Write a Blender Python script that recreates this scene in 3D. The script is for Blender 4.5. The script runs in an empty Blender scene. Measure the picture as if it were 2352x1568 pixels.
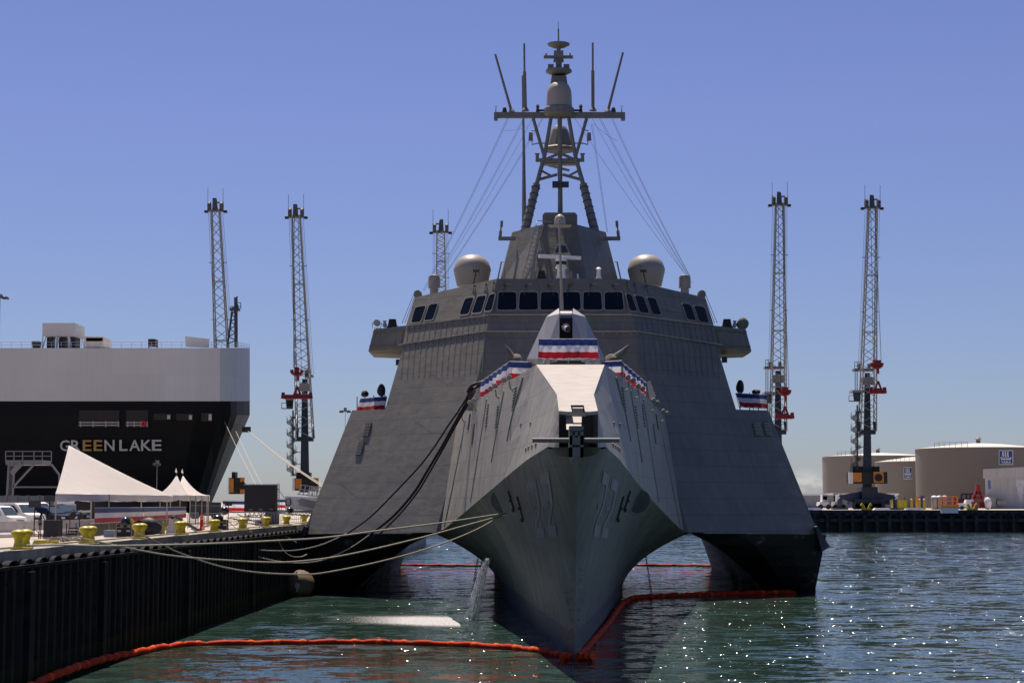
import bpy, bmesh, math, random
from mathutils import Vector, Matrix
R = math.radians
rng = random.Random(7)
scene = bpy.context.scene
COL = scene.collection

# ------------------------------------------------------------------ camera, world, sun, exposure
F, CX, CY, HOR, H = 4000.0, 1176.0, 784.0, 1152.0, 5.5      # in a 2352 px wide frame
PITCH = math.atan((HOR - CY) / F)
cd = bpy.data.cameras.new('camera'); cam = bpy.data.objects.new('camera', cd); COL.objects.link(cam)
cd.sensor_width = 36.0; cd.lens = F / 2352.0 * 36.0; cd.clip_start = 0.5; cd.clip_end = 20000
cam.location = (0, 0, H); cam.rotation_euler = (R(90) + PITCH, 0, 0)
scene.camera = cam
SUN_EL, SUN_AZ = R(66), R(-17)
world = bpy.data.worlds.new('World'); scene.world = world; world.use_nodes = True
wn = world.node_tree.nodes; wl = world.node_tree.links
bg = wn['Background']; bg.inputs[1].default_value = 0.065
sky = wn.new('ShaderNodeTexSky'); sky.sky_type = 'NISHITA'; sky.sun_disc = False
sky.sun_elevation = SUN_EL; sky.sun_rotation = SUN_AZ; sky.altitude = 0; sky.air_density = 1.0; sky.dust_density = 0.25; sky.ozone_density = 3.5
tint = wn.new('ShaderNodeMix'); tint.data_type = 'RGBA'; tint.blend_type = 'MULTIPLY'; tint.inputs[0].default_value = 1.0
tg = wn.new('ShaderNodeTexCoord'); ts = wn.new('ShaderNodeSeparateXYZ'); wl.new(tg.outputs['Generated'], ts.inputs[0])
tr = wn.new('ShaderNodeMapRange'); tr.inputs[1].default_value = 0.0; tr.inputs[2].default_value = 0.22; wl.new(ts.outputs[2], tr.inputs[0])
th = wn.new('ShaderNodeMix'); th.data_type = 'RGBA'; th.inputs[6].default_value = (0.61, 0.665, 0.87, 1); th.inputs[7].default_value = (0.87, 0.75, 1.03, 1); wl.new(tr.outputs[0], th.inputs[0]); wl.new(th.outputs[2], tint.inputs[7])
wl.new(sky.outputs[0], tint.inputs[6])
# small clouds low over the horizon to the right
tc = wn.new('ShaderNodeTexCoord'); sep = wn.new('ShaderNodeSeparateXYZ'); wl.new(tc.outputs['Generated'], sep.inputs[0])
mp = wn.new('ShaderNodeMapping'); mp.inputs['Scale'].default_value = (55, 55, 150); wl.new(tc.outputs['Generated'], mp.inputs[0])
nz = wn.new('ShaderNodeTexNoise'); nz.inputs['Scale'].default_value = 1.0; nz.inputs['Detail'].default_value = 5; wl.new(mp.outputs[0], nz.inputs[0])
r1 = wn.new('ShaderNodeMapRange'); r1.inputs[1].default_value = 0.44; r1.inputs[2].default_value = 0.60; wl.new(nz.outputs[0], r1.inputs[0])
r2 = wn.new('ShaderNodeMapRange'); r2.inputs[1].default_value = 0.020; r2.inputs[2].default_value = 0.012; wl.new(sep.outputs[2], r2.inputs[0])
r3 = wn.new('ShaderNodeMapRange'); r3.inputs[1].default_value = 0.13; r3.inputs[2].default_value = 0.16; wl.new(sep.outputs[0], r3.inputs[0])
m1 = wn.new('ShaderNodeMath'); m1.operation = 'MULTIPLY'; wl.new(r1.outputs[0], m1.inputs[0]); wl.new(r2.outputs[0], m1.inputs[1])
m2 = wn.new('ShaderNodeMath'); m2.operation = 'MULTIPLY'; wl.new(m1.outputs[0], m2.inputs[0]); wl.new(r3.outputs[0], m2.inputs[1])
m3 = wn.new('ShaderNodeMath'); m3.operation = 'MULTIPLY'; wl.new(m2.outputs[0], m3.inputs[0]); m3.inputs[1].default_value = 0.3
cm = wn.new('ShaderNodeMix'); cm.data_type = 'RGBA'; wl.new(m3.outputs[0], cm.inputs[0]); wl.new(tint.outputs[2], cm.inputs[6]); cm.inputs[7].default_value = (11.0, 10.4, 10.0, 1)
wl.new(cm.outputs[2], bg.inputs[0])
sd = bpy.data.lights.new('sun', 'SUN'); sd.energy = 5.0; sd.angle = R(0.5); sd.color = (1.0, 0.87, 0.74)
sun = bpy.data.objects.new('sun', sd); COL.objects.link(sun)
SDIR = Vector((math.sin(SUN_AZ) * math.cos(SUN_EL), math.cos(SUN_AZ) * math.cos(SUN_EL), math.sin(SUN_EL)))
sun.rotation_euler = SDIR.to_track_quat('Z', 'Y').to_euler(); sun.location = SDIR * 200
vs = scene.view_settings; vs.view_transform = 'Standard'; vs.look = 'None'; vs.exposure = 0.45; vs.gamma = 1.0
scene.render.engine = 'CYCLES'

# ------------------------------------------------------------------ pixel -> world
CP, SP = math.cos(PITCH), math.sin(PITCH)
def W(u, v, Y):
    c = CY - v; yd = F * CP - c * SP; zd = F * SP + c * CP
    return Vector(((u - CX) * Y / yd, Y, H + zd * Y / yd))
def WZ(u, v, Z=0.0):                      # hit the level Z
    c = CY - v; yd = F * CP - c * SP; zd = F * SP + c * CP
    Y = (Z - H) * yd / zd
    return Vector(((u - CX) * Y / yd, Y, Z))
def PX(Y): return Y / F                    # metres per pixel near the middle of the frame
def Xc(Y): return 2.165 + 0.0176 * (Y - 61)
def S(side, hx, v, Y):                     # point of the warship, hx px off its centre plane
    p = W(CX + hx, v, Y); return Vector((Xc(Y) + side * p.x, Y, p.z))
def raypl(side, hx, v, pl):                # meet a plane given in ship halves (x', Y, z)
    p0, n = pl
    c = CY - v; yd = F * CP - c * SP; zd = F * SP + c * CP
    d = Vector((hx / yd, 1, zd / yd)); o = Vector((0, 0, H))
    t = (p0 - o).dot(n) / d.dot(n); q = o + d * t
    return Vector((Xc(q.y) + side * q.x, q.y, q.z))
def plane(a, b, c): return (a, (b - a).cross(c - a).normalized())
def half(hx, v, Y): return W(CX + hx, v, Y)

# ------------------------------------------------------------------ materials
MATS = {}
def mat(name, col, rough=0.6, metal=0.0, var=0.12, scale=1.5, bump=0.0, streak=0.0, seams=0.0, spec=0.5, extra=None, coord='Object', bs=1.0):
    if name in MATS: return MATS[name]
    m = bpy.data.materials.new(name); m.use_nodes = True; n = m.node_tree.nodes; l = m.node_tree.links
    b = n['Principled BSDF']; b.inputs['Roughness'].default_value = rough; b.inputs['Metallic'].default_value = metal
    b.inputs['Specular IOR Level'].default_value = spec
    t = n.new('ShaderNodeTexCoord'); src = t.outputs[coord]
    no = n.new('ShaderNodeTexNoise'); no.inputs['Scale'].default_value = scale; no.inputs['Detail'].default_value = 6; l.new(src, no.inputs[0])
    mr = n.new('ShaderNodeMapRange'); mr.inputs[1].default_value = 0.3; mr.inputs[2].default_value = 0.7
    mr.inputs[3].default_value = 1 - var; mr.inputs[4].default_value = 1 + var; l.new(no.outputs[0], mr.inputs[0])
    fac = mr.outputs[0]
    if streak:
        mpn = n.new('ShaderNodeMapping'); mpn.inputs['Scale'].default_value = (2.2, 2.2, 0.10); l.new(src, mpn.inputs[0])
        n2 = n.new('ShaderNodeTexNoise'); n2.inputs['Scale'].default_value = 1.0; n2.inputs['Detail'].default_value = 5; l.new(mpn.outputs[0], n2.inputs[0])
        k = n.new('ShaderNodeMapRange'); k.inputs[1].default_value = 0.35; k.inputs[2].default_value = 0.68; k.inputs[3].default_value = 1 - streak; k.inputs[4].default_value = 1 + streak
        l.new(n2.outputs[0], k.inputs[0]); mu = n.new('ShaderNodeMath'); mu.operation = 'MULTIPLY'; l.new(fac, mu.inputs[0]); l.new(k.outputs[0], mu.inputs[1]); fac = mu.outputs[0]
    hgt = None
    if seams:
        sx = n.new('ShaderNodeSeparateXYZ'); l.new(src, sx.inputs[0])
        ad = n.new('ShaderNodeMath'); ad.operation = 'MULTIPLY_ADD'; l.new(sx.outputs[1], ad.inputs[0]); ad.inputs[1].default_value = 0.8; l.new(sx.outputs[0], ad.inputs[2])
        cb = n.new('ShaderNodeCombineXYZ'); l.new(ad.outputs[0], cb.inputs[0]); l.new(sx.outputs[2], cb.inputs[1])
        br = n.new('ShaderNodeTexBrick'); br.inputs['Scale'].default_value = 1.0; br.inputs['Mortar Size'].default_value = 0.035; br.inputs['Mortar Smooth'].default_value = 0.4
        br.inputs['Brick Width'].default_value = 3.1 * bs; br.inputs['Row Height'].default_value = 0.95 * bs
        br.inputs['Color1'].default_value = (1, 1, 1, 1); br.inputs['Color2'].default_value = (0.93, 0.93, 0.93, 1); br.inputs['Mortar'].default_value = (1 - seams, 1 - seams, 1 - seams, 1)
        l.new(cb.outputs[0], br.inputs[0])
        mu = n.new('ShaderNodeMath'); mu.operation = 'MULTIPLY'; l.new(fac, mu.inputs[0]); l.new(br.outputs[0], mu.inputs[1]); fac = mu.outputs[0]
        hgt = br.outputs[0]
    vm = n.new('ShaderNodeVectorMath'); vm.operation = 'SCALE'; vm.inputs[0].default_value = col[:3]; l.new(fac, vm.inputs['Scale'])
    colout = vm.outputs[0]
    if extra: colout = extra(n, l, src, colout)
    l.new(colout, b.inputs['Base Color'])
    if bump:
        bp = n.new('ShaderNodeBump'); bp.inputs['Strength'].default_value = bump; bp.inputs['Distance'].default_value = 0.15
        mp2 = n.new('ShaderNodeMapping'); mp2.inputs['Scale'].default_value = (1, 1, 1.6); l.new(src, mp2.inputs[0])
        n3 = n.new('ShaderNodeTexNoise'); n3.inputs['Scale'].default_value = 0.9; n3.inputs['Detail'].default_value = 3; l.new(mp2.outputs[0], n3.inputs[0])
        l.new(n3.outputs[0], bp.inputs['Height']); l.new(bp.outputs[0], b.inputs['Normal'])
    MATS[name] = m; return m

def waterline_band(z0, col, patches=None):
    def f(n, l, src, c):
        g = n.new('ShaderNodeNewGeometry'); sx = n.new('ShaderNodeSeparateXYZ'); l.new(g.outputs['Position'], sx.inputs[0])
        no = n.new('ShaderNodeTexNoise'); no.inputs['Scale'].default_value = 0.8; l.new(g.outputs['Position'], no.inputs[0])
        a = n.new('ShaderNodeMath'); a.operation = 'MULTIPLY_ADD'; l.new(no.outputs[0], a.inputs[0]); a.inputs[1].default_value = 0.12; l.new(sx.outputs[2], a.inputs[2])
        r = n.new('ShaderNodeMapRange'); r.inputs[1].default_value = z0 + 0.06; r.inputs[2].default_value = z0 + 0.09; l.new(a.outputs[0], r.inputs[0])
        m = n.new('ShaderNodeMix'); m.data_type = 'RGBA'; l.new(r.outputs[0], m.inputs[0]); m.inputs[6].default_value = (*col, 1); l.new(c, m.inputs[7])
        return m.outputs[2]
    return f
def comp(*fs):
    def f(n, l, src, c):
        for g in fs: c = g(n, l, src, c)
        return c
    return f
def wear_dapple(col, lo, hi, sc):
    def f(n, l, src, c):
        mpn = n.new('ShaderNodeMapping'); mpn.inputs['Scale'].default_value = sc; l.new(src, mpn.inputs[0])
        no = n.new('ShaderNodeTexNoise'); no.inputs['Scale'].default_value = 1; no.inputs['Detail'].default_value = 7; no.inputs['Roughness'].default_value = 0.65; l.new(mpn.outputs[0], no.inputs[0])
        r = n.new('ShaderNodeMapRange'); r.inputs[1].default_value = lo; r.inputs[2].default_value = hi; l.new(no.outputs[0], r.inputs[0])
        m = n.new('ShaderNodeMix'); m.data_type = 'RGBA'; l.new(r.outputs[0], m.inputs[0]); l.new(c, m.inputs[6]); m.inputs[7].default_value = (*col, 1)
        return m.outputs[2]
    return f

hull_grey = mat('hull_grey', (0.265, 0.250, 0.205), 0.55, var=0.12, scale=0.8, bump=0.15, streak=0.15, seams=0.22, extra=comp(wear_dapple((0.33, 0.32, 0.29), 0.62, 0.72, (1.2, 1.2, 0.10)), wear_dapple((0.17, 0.155, 0.12), 0.64, 0.76, (0.8, 0.8, 0.16))))
sup_grey = mat('superstructure_grey', (0.150, 0.145, 0.119), 0.55, var=0.12, scale=0.35, bump=0.22, streak=0.09, seams=0.26, extra=comp(wear_dapple((0.19, 0.188, 0.17), 0.62, 0.80, (0.5, 0.5, 0.07)), wear_dapple((0.125, 0.12, 0.10), 0.58, 0.80, (0.4, 0.4, 0.3))))
flare_grey = mat('flare_grey', (0.115, 0.122, 0.102), 0.5, var=0.28, scale=0.6, bump=0.3, streak=0.22, seams=0.12, extra=comp(wear_dapple((0.19, 0.205, 0.195), 0.62, 0.74, (1.6, 1.6, 0.10)), wear_dapple((0.04, 0.042, 0.038), 0.66, 0.74, (0.7, 0.7, 0.22)), waterline_band(1.05, (0.045, 0.052, 0.062))))
deck_grey = mat('deck_pale', (0.36, 0.335, 0.30), 0.6, var=0.10, scale=1.5)
mast_grey = mat('mast_grey', (0.15, 0.15, 0.145), 0.6, var=0.08)
dome_grey = mat('dome_grey', (0.30, 0.275, 0.235), 0.5, var=0.04, scale=0.6)
turret_grey = mat('turret_grey', (0.30, 0.305, 0.32), 0.5, var=0.03)
black_hull = mat('black_hull', (0.010, 0.011, 0.011), 0.5, var=0.3, spec=0.2, scale=0.8, extra=wear_dapple((0.10, 0.11, 0.11), 0.60, 0.70, (0.9, 0.25, 1.2)))  # pale patches: dappled light off the water, put into the colour
trim = mat('trim_light', (0.32, 0.30, 0.25), 0.6)
dark = mat('dark_grey', (0.03, 0.032, 0.035), 0.6)
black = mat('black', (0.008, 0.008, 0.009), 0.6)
glass = mat('bridge_glass', (0.004, 0.007, 0.014), 0.08, var=0.3, spec=0.22)
white = mat('white_paint', (0.78, 0.77, 0.75), 0.5, var=0.04)
blue_skirt = mat('blue_skirt', (0.03, 0.05, 0.16), 0.9, var=0.1)
white_skirt = mat('white_skirt', (0.55, 0.55, 0.58), 0.9, var=0.08)
red_skirt = mat('red_skirt', (0.34, 0.02, 0.03), 0.9, var=0.1)
blue_cloth = mat('blue_cloth', (0.025, 0.05, 0.20), 0.8, var=0.06)
white_cloth = mat('white_cloth', (0.75, 0.75, 0.78), 0.8, var=0.03)
red_cloth = mat('red_cloth', (0.45, 0.015, 0.025), 0.8, var=0.06)
canvas = mat('canvas_cover', (0.14, 0.13, 0.11), 0.9, var=0.3, scale=4)
rope_m = mat('rope', (0.42, 0.38, 0.30), 0.9, var=0.3, scale=20)
steel = mat('steel', (0.30, 0.31, 0.32), 0.45, metal=0.3)
crane_grey = mat('crane_grey', (0.30, 0.29, 0.27), 0.5)
crane_dark = mat('crane_dark', (0.025, 0.035, 0.05), 0.5)
orange = mat('crane_orange', (0.60, 0.22, 0.02), 0.5)
red_steel = mat('red_steel', (0.27, 0.012, 0.012), 0.5)
red_lamp = mat('red_lamp', (0.6, 0.02, 0.03), 0.4)
concrete = mat('concrete', (0.30, 0.275, 0.215), 0.9, var=0.22, scale=0.7, streak=0.2, extra=wear_dapple((0.46, 0.45, 0.43), 0.66, 0.72, (0.7, 0.7, 0.25)))
apron = mat('apron_concrete', (0.40, 0.36, 0.31), 0.9, var=0.18, scale=0.3)
barrier_m = mat('barrier_concrete', (0.62, 0.57, 0.52), 0.9, var=0.15, scale=2)
pile_m = mat('sheet_pile', (0.013, 0.0125, 0.012), 0.7, var=0.5, scale=2.0, streak=0.5, spec=0.15, extra=comp(wear_dapple((0.05, 0.032, 0.018), 0.58, 0.72, (2.5, 2.5, 0.3)), waterline_band(0.75, (0.022, 0.026, 0.010))))
rubber = mat('rubber', (0.016, 0.017, 0.020), 0.8, var=0.2, spec=0.12)
yellow = mat('yellow_paint', (0.50, 0.40, 0.015), 0.4, var=0.15, scale=3, extra=wear_dapple((0.20, 0.13, 0.02), 0.66, 0.72, (3, 3, 3)))
boom_m = mat('boom_red_dark', (0.42, 0.028, 0.005), 0.7, spec=0.15, var=0.2, scale=2)
boom_d = mat('boom_orange', (0.70, 0.085, 0.012), 0.7, spec=0.15, var=0.2, scale=2)
tank_m = mat('tank_beige', (0.235, 0.205, 0.165), 0.7, var=0.05, scale=0.05)
tank_roof = mat('tank_roof', (0.62, 0.57, 0.50), 0.7, var=0.04)
sign_blue = mat('sign_blue', (0.02, 0.06, 0.22), 0.5)
sign_white = mat('sign_white', (0.7, 0.7, 0.7), 0.5)
shed_m = mat('shed_white', (0.48, 0.46, 0.44), 0.7, var=0.08, scale=0.2, streak=0.08)
gl_white = mat('carrier_white', (0.56, 0.555, 0.54), 0.6, var=0.06, scale=0.08, streak=0.02, seams=0.10, bs=5.0, extra=wear_dapple((0.44, 0.39, 0.30), 0.66, 0.80, (0.12, 0.12, 0.03)))
gl_black = mat('carrier_black', (0.006, 0.007, 0.008), 0.6, var=0.2, scale=0.1, spec=0.12)
gl_rust = mat('letter_rust', (0.40, 0.24, 0.07), 0.7)
gl_let = mat('letter_grey', (0.45, 0.44, 0.41), 0.7)
cream = mat('cream_paint', (0.60, 0.54, 0.44), 0.7)
tent_m = mat('tent_canvas', (0.86, 0.83, 0.80), 0.8, var=0.03)
car_blue = mat('car_blue', (0.006, 0.010, 0.022), 0.3, spec=0.3)
fender_m = mat('fender_hide', (0.12, 0.09, 0.05), 0.8, var=0.3)

def translucent(m, f):
    n = m.node_tree.nodes; l = m.node_tree.links; b = n['Principled BSDF']; out = n['Material Output']
    src = b.inputs['Base Color'].links[0].from_socket; tr = n.new('ShaderNodeBsdfTranslucent'); l.new(src, tr.inputs[0])
    mx = n.new('ShaderNodeMixShader'); mx.inputs[0].default_value = f; l.new(b.outputs[0], mx.inputs[1]); l.new(tr.outputs[0], mx.inputs[2]); l.new(mx.outputs[0], out.inputs[0])
for m_ in (blue_cloth, white_cloth, red_cloth): translucent(m_, 0.5)
translucent(tent_m, 0.62)
# ------------------------------------------------------------------ mesh builder
ORG = {}
def props(o, label=None, cat=None, group=None, kind=None):
    if label: o['label'] = label
    if cat: o['category'] = cat
    if group: o['group'] = group
    if kind: o['kind'] = kind
    return o
def thing(name, label, cat, loc, group=None, rz=0.0):
    o = bpy.data.objects.new(name, None); COL.objects.link(o); o.location = loc; o.rotation_euler[2] = rz
    o.empty_display_size = 0.3; ORG[o.name] = Vector(loc) if rz == 0 else Vector((0, 0, 0))
    return props(o, label, cat, group)
class MB:
    def __init__(s): s.v = []; s.f = []; s.mi = []; s.m = 0
    def face(s, pts):
        b = len(s.v); s.v += [Vector(p) for p in pts]; s.f.append(tuple(range(b, b + len(pts)))); s.mi.append(s.m)
    def grid(s, rows):
        b = len(s.v); n = len(rows[0])
        for r in rows: s.v += [Vector(p) for p in r]
        for i in range(len(rows) - 1):
            for j in range(n - 1):
                a = b + i * n + j; s.f.append((a, a + 1, a + n + 1, a + n)); s.mi.append(s.m)
        return s
    def hexa(s, p):                        # 8 points: bottom 0-3, top 4-7
        b = len(s.v); s.v += [Vector(q) for q in p]
        for f in ((0, 3, 2, 1), (4, 5, 6, 7), (0, 1, 5, 4), (1, 2, 6, 5), (2, 3, 7, 6), (3, 0, 4, 7)):
            s.f.append(tuple(b + i for i in f)); s.mi.append(s.m)
        return s
    def box(s, c, d, rot=None, top=1.0):
        c = Vector(c); x, y, z = d[0] / 2, d[1] / 2, d[2] / 2
        P = [(-x, -y, -z), (x, -y, -z), (x, y, -z), (-x, y, -z), (-x * top, -y * top, z), (x * top, -y * top, z), (x * top, y * top, z), (-x * top, y * top, z)]
        if rot is not None: P = [rot @ Vector(q) for q in P]
        return s.hexa([c + Vector(q) for q in P])
    def span(s, a, b):                     # axis aligned box between two corners
        a = Vector(a); b = Vector(b); d = b - a
        return s.box((a + b) / 2, (abs(d.x), abs(d.y), abs(d.z)))
    def bar(s, a, b, w, h=None):           # rectangular bar between two points
        a = Vector(a); b = Vector(b); h = h or w; d = (b - a)
        if d.length < 1e-6: return s
        d.normalize(); up = Vector((0, 0, 1)) if abs(d.z) < 0.95 else Vector((0, 1, 0))
        x = d.cross(up).normalized() * (w / 2); y = x.cross(d).normalized() * (h / 2)
        return s.hexa([a - x - y, a + x - y, a + x + y, a - x + y, b - x - y, b + x - y, b + x + y, b - x + y])
    def tube(s, pts, r, n=8, cap=True, close=False):
        pts = [Vector(p) for p in pts]; rr = r if isinstance(r, (list, tuple)) else [r] * len(pts); b = len(s.v); ref = None
        for i, p in enumerate(pts):
            d = (pts[min(i + 1, len(pts) - 1)] - pts[max(i - 1, 0)])
            d = d.normalized() if d.length > 1e-9 else Vector((0, 0, 1))
            if ref is None: ref = Vector((0, 0, 1)) if abs(d.z) < 0.9 else Vector((0, 1, 0))
            x = d.cross(ref)
            x = x.normalized() if x.length > 1e-6 else Vector((1, 0, 0)); y = d.cross(x)
            for k in range(n):
                a = 2 * math.pi * k / n; s.v.append(p + (x * math.cos(a) + y * math.sin(a)) * rr[i])
        for i in range(len(pts) - 1):
            for k in range(n):
                a = b + i * n + k; c = b + i * n + (k + 1) % n; s.f.append((a, c, c + n, a + n)); s.mi.append(s.m)
        if cap:
            s.f.append(tuple(b + k for k in range(n))[::-1]); s.mi.append(s.m)
            e = b + (len(pts) - 1) * n; s.f.append(tuple(e + k for k in range(n))); s.mi.append(s.m)
        return s
    def lathe(s, c, prof, n=20, axis='Z'):  # prof (r, h)
        c = Vector(c); b = len(s.v)
        for r, h in prof:
            for k in range(n):
                a = 2 * math.pi * k / n; q = (r * math.cos(a), r * math.sin(a), h)
                if axis == 'Y': q = (q[0], q[2], q[1])
                if axis == 'X': q = (q[2], q[0], q[1])
                s.v.append(c + Vector(q))
        for i in range(len(prof) - 1):
            for k in range(n):
                a = b + i * n + k; d = b + i * n + (k + 1) % n; s.f.append((a, d, d + n, a + n)); s.mi.append(s.m)
        s.f.append(tuple(b + k for k in range(n))[::-1]); s.mi.append(s.m)
        e = b + (len(prof) - 1) * n; s.f.append(tuple(e + k for k in range(n))); s.mi.append(s.m)
        return s
    def blob(s, c, r, seed=0, amp=0.18, n=12, m=8):
        rg = random.Random(seed); c = Vector(c); rows = []
        ph = [(rg.uniform(0, 6), rg.uniform(1, 3)) for _ in range(4)]
        for i in range(m + 1):
            t = math.pi * i / m; row = []
            for k in range(n + 1):
                a = 2 * math.pi * k / n
                w = 1 + amp * (math.sin(a * 2 + ph[0][0] + t * 2) * 0.6 + math.sin(a * 3 + ph[1][0] - t * 3) * 0.4)
                row.append(c + Vector((r[0] * math.sin(t) * math.cos(a) * w, r[1] * math.sin(t) * math.sin(a) * w, r[2] * math.cos(t))))
            rows.append(row)
        return s.grid(rows)
    def build(s, name, mats, parent=None, smooth=False, label=None, recalc=True, origin=None):
        if not isinstance(mats, (list, tuple)): mats = [mats]
        if parent is not None: org = ORG[parent.name]
        else:
            if origin is not None: org = Vector(origin)
            else:
                xs = [p.x for p in s.v]; ys = [p.y for p in s.v]; zs = [p.z for p in s.v]
                org = Vector(((min(xs) + max(xs)) / 2, (min(ys) + max(ys)) / 2, min(zs)))
        me = bpy.data.meshes.new(name); me.from_pydata([tuple(p - org) for p in s.v], [], s.f)
        for m in mats: me.materials.append(m)
        me.polygons.foreach_set('material_index', s.mi)
        bm = bmesh.new(); bm.from_mesh(me); bmesh.ops.remove_doubles(bm, verts=bm.verts, dist=0.0004)
        if recalc: bmesh.ops.recalc_face_normals(bm, faces=bm.faces)
        bm.to_mesh(me); bm.free()
        if smooth:
            me.polygons.foreach_set('use_smooth', [True] * len(me.polygons))
            try: me.set_sharp_from_angle(angle=R(40))
            except Exception: pass
        o = bpy.data.objects.new(name, me); COL.objects.link(o)
        if parent is not None: o.parent = parent
        else: o.location = org
        ORG[o.name] = org
        if label: o['label'] = label
        return o
def text_mesh(txt, size, depth=0.01, bold=0.0, spacing=1.0):
    c = bpy.data.curves.new('t', 'FONT'); c.body = txt; c.size = size; c.extrude = depth; c.offset = bold; c.space_character = spacing
    c.align_x = 'LEFT'; c.resolution_u = 3
    o = bpy.data.objects.new('t', c); COL.objects.link(o)
    dg = bpy.context.evaluated_depsgraph_get(); me = bpy.data.meshes.new_from_object(o.evaluated_get(dg))
    vs_ = [v.co.copy() for v in me.vertices]; fs = [tuple(p.vertices) for p in me.polygons]
    bpy.data.objects.remove(o); bpy.data.curves.remove(c); bpy.data.meshes.remove(me)
    return vs_, fs
def put_text(mb, txt, size, fn, bold=0.0, spacing=1.0, width=None, depth=0.01):
    vs_, fs = text_mesh(txt, size, depth, bold, spacing)
    x0 = min(v.x for v in vs_); x1 = max(v.x for v in vs_); y0 = min(v.y for v in vs_); y1 = max(v.y for v in vs_)
    b = len(mb.v)
    for v in vs_: mb.v.append(Vector(fn((v.x - x0) / (x1 - x0), (v.y - y0) / (y1 - y0), v.z)))
    for f in fs: mb.f.append(tuple(b + i for i in f)); mb.mi.append(mb.m)
def catmull(pts, k=6):
    P = [Vector(p) for p in pts]; out = []
    for i in range(len(P) - 1):
        a = P[max(i - 1, 0)]; b = P[i]; c = P[i + 1]; d = P[min(i + 2, len(P) - 1)]
        for j in range(k):
            t = j / k; out.append(0.5 * ((2 * b) + (c - a) * t + (2 * a - 5 * b + 4 * c - d) * t * t + (3 * b - a - 3 * c + d) * t ** 3))
    out.append(P[-1]); return out
def lerp(a, b, t): return a + (b - a) * t
def interp(tab, y):
    if y <= tab[0][0]: return tab[0][1:]
    for a, b in zip(tab, tab[1:]):
        if y <= b[0]:
            t = (y - a[0]) / (b[0] - a[0]); return tuple(lerp(p, q, t) for p, q in zip(a[1:], b[1:]))
    return tab[-1][1:]

# ================================================================== SETTING
wm = bpy.data.materials.new('water'); wm.use_nodes = True; n = wm.node_tree.nodes; l = wm.node_tree.links
b = n['Principled BSDF']; b.inputs['Base Color'].default_value = (0.026, 0.054, 0.044, 1); b.inputs['Roughness'].default_value = 0.06; b.inputs['IOR'].default_value = 1.33
t = n.new('ShaderNodeTexCoord')
def wslope(sc, det, amp, sx, rough=0.55):
    mpn = n.new('ShaderNodeMapping'); mpn.inputs['Scale'].default_value = sx; l.new(t.outputs['Object'], mpn.inputs[0])
    q = n.new('ShaderNodeTexNoise'); q.inputs['Scale'].default_value = sc; q.inputs['Detail'].default_value = det; q.inputs['Roughness'].default_value = rough
    l.new(mpn.outputs[0], q.inputs[0])
    v1 = n.new('ShaderNodeVectorMath'); v1.operation = 'SUBTRACT'; l.new(q.outputs['Color'], v1.inputs[0]); v1.inputs[1].default_value = (.5, .5, .5)
    v2 = n.new('ShaderNodeVectorMath'); v2.operation = 'MULTIPLY'; l.new(v1.outputs[0], v2.inputs[0]); v2.inputs[1].default_value = (amp * .7, amp, 0); return v2.outputs[0]
def vadd(a, c):
    q = n.new('ShaderNodeVectorMath'); q.operation = 'ADD'; l.new(a, q.inputs[0]); l.new(c, q.inputs[1]); return q.outputs[0]
gn = n.new('ShaderNodeNewGeometry')
nrm_ = vadd(vadd(gn.outputs['Normal'], wslope(0.45, 2, 0.42, (0.6, 1, 1))), vadd(wslope(1.9, 2, 0.62, (0.55, 1, 1)), wslope(9.0, 2, 0.36, (0.6, 1, 1))))
# sparse steep wavelets that catch the sun
mpn = n.new('ShaderNodeMapping'); mpn.inputs['Scale'].default_value = (30, 12, 1); l.new(t.outputs['Object'], mpn.inputs[0])
vo = n.new('ShaderNodeTexVoronoi'); vo.voronoi_dimensions = '2D'; vo.inputs['Scale'].default_value = 1.0; l.new(mpn.outputs[0], vo.inputs['Vector'])
sc_ = n.new('ShaderNodeSeparateColor'); l.new(vo.outputs['Color'], sc_.inputs[0])
gt = n.new('ShaderNodeMath'); gt.operation = 'GREATER_THAN'; l.new(sc_.outputs[0], gt.inputs[0]); gt.inputs[1].default_value = 0.976
tx = n.new('ShaderNodeMath'); tx.operation = 'MULTIPLY_ADD'; l.new(sc_.outputs[1], tx.inputs[0]); tx.inputs[1].default_value = 0.42; tx.inputs[2].default_value = -0.48
ty = n.new('ShaderNodeMath'); ty.operation = 'MULTIPLY_ADD'; l.new(sc_.outputs[2], ty.inputs[0]); ty.inputs[1].default_value = -0.24; ty.inputs[2].default_value = -0.48
cv = n.new('ShaderNodeCombineXYZ'); l.new(tx.outputs[0], cv.inputs[0]); l.new(ty.outputs[0], cv.inputs[1])
sv = n.new('ShaderNodeVectorMath'); sv.operation = 'SCALE'; l.new(cv.outputs[0], sv.inputs[0]); l.new(gt.outputs[0], sv.inputs['Scale'])
av = n.new('ShaderNodeVectorMath'); av.operation = 'ADD'; l.new(nrm_, av.inputs[0]); l.new(sv.outputs[0], av.inputs[1])
nv = n.new('ShaderNodeVectorMath'); nv.operation = 'NORMALIZE'; l.new(av.outputs[0], nv.inputs[0]); l.new(nv.outputs[0], b.inputs['Normal'])
mb = MB(); mb.face([(-4000, -60, 0), (4000, -60, 0), (4000, 9000, 0), (-4000, 9000, 0)])
props(mb.build('water', wm, origin=(0, 0, 0)), kind='structure')

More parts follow.
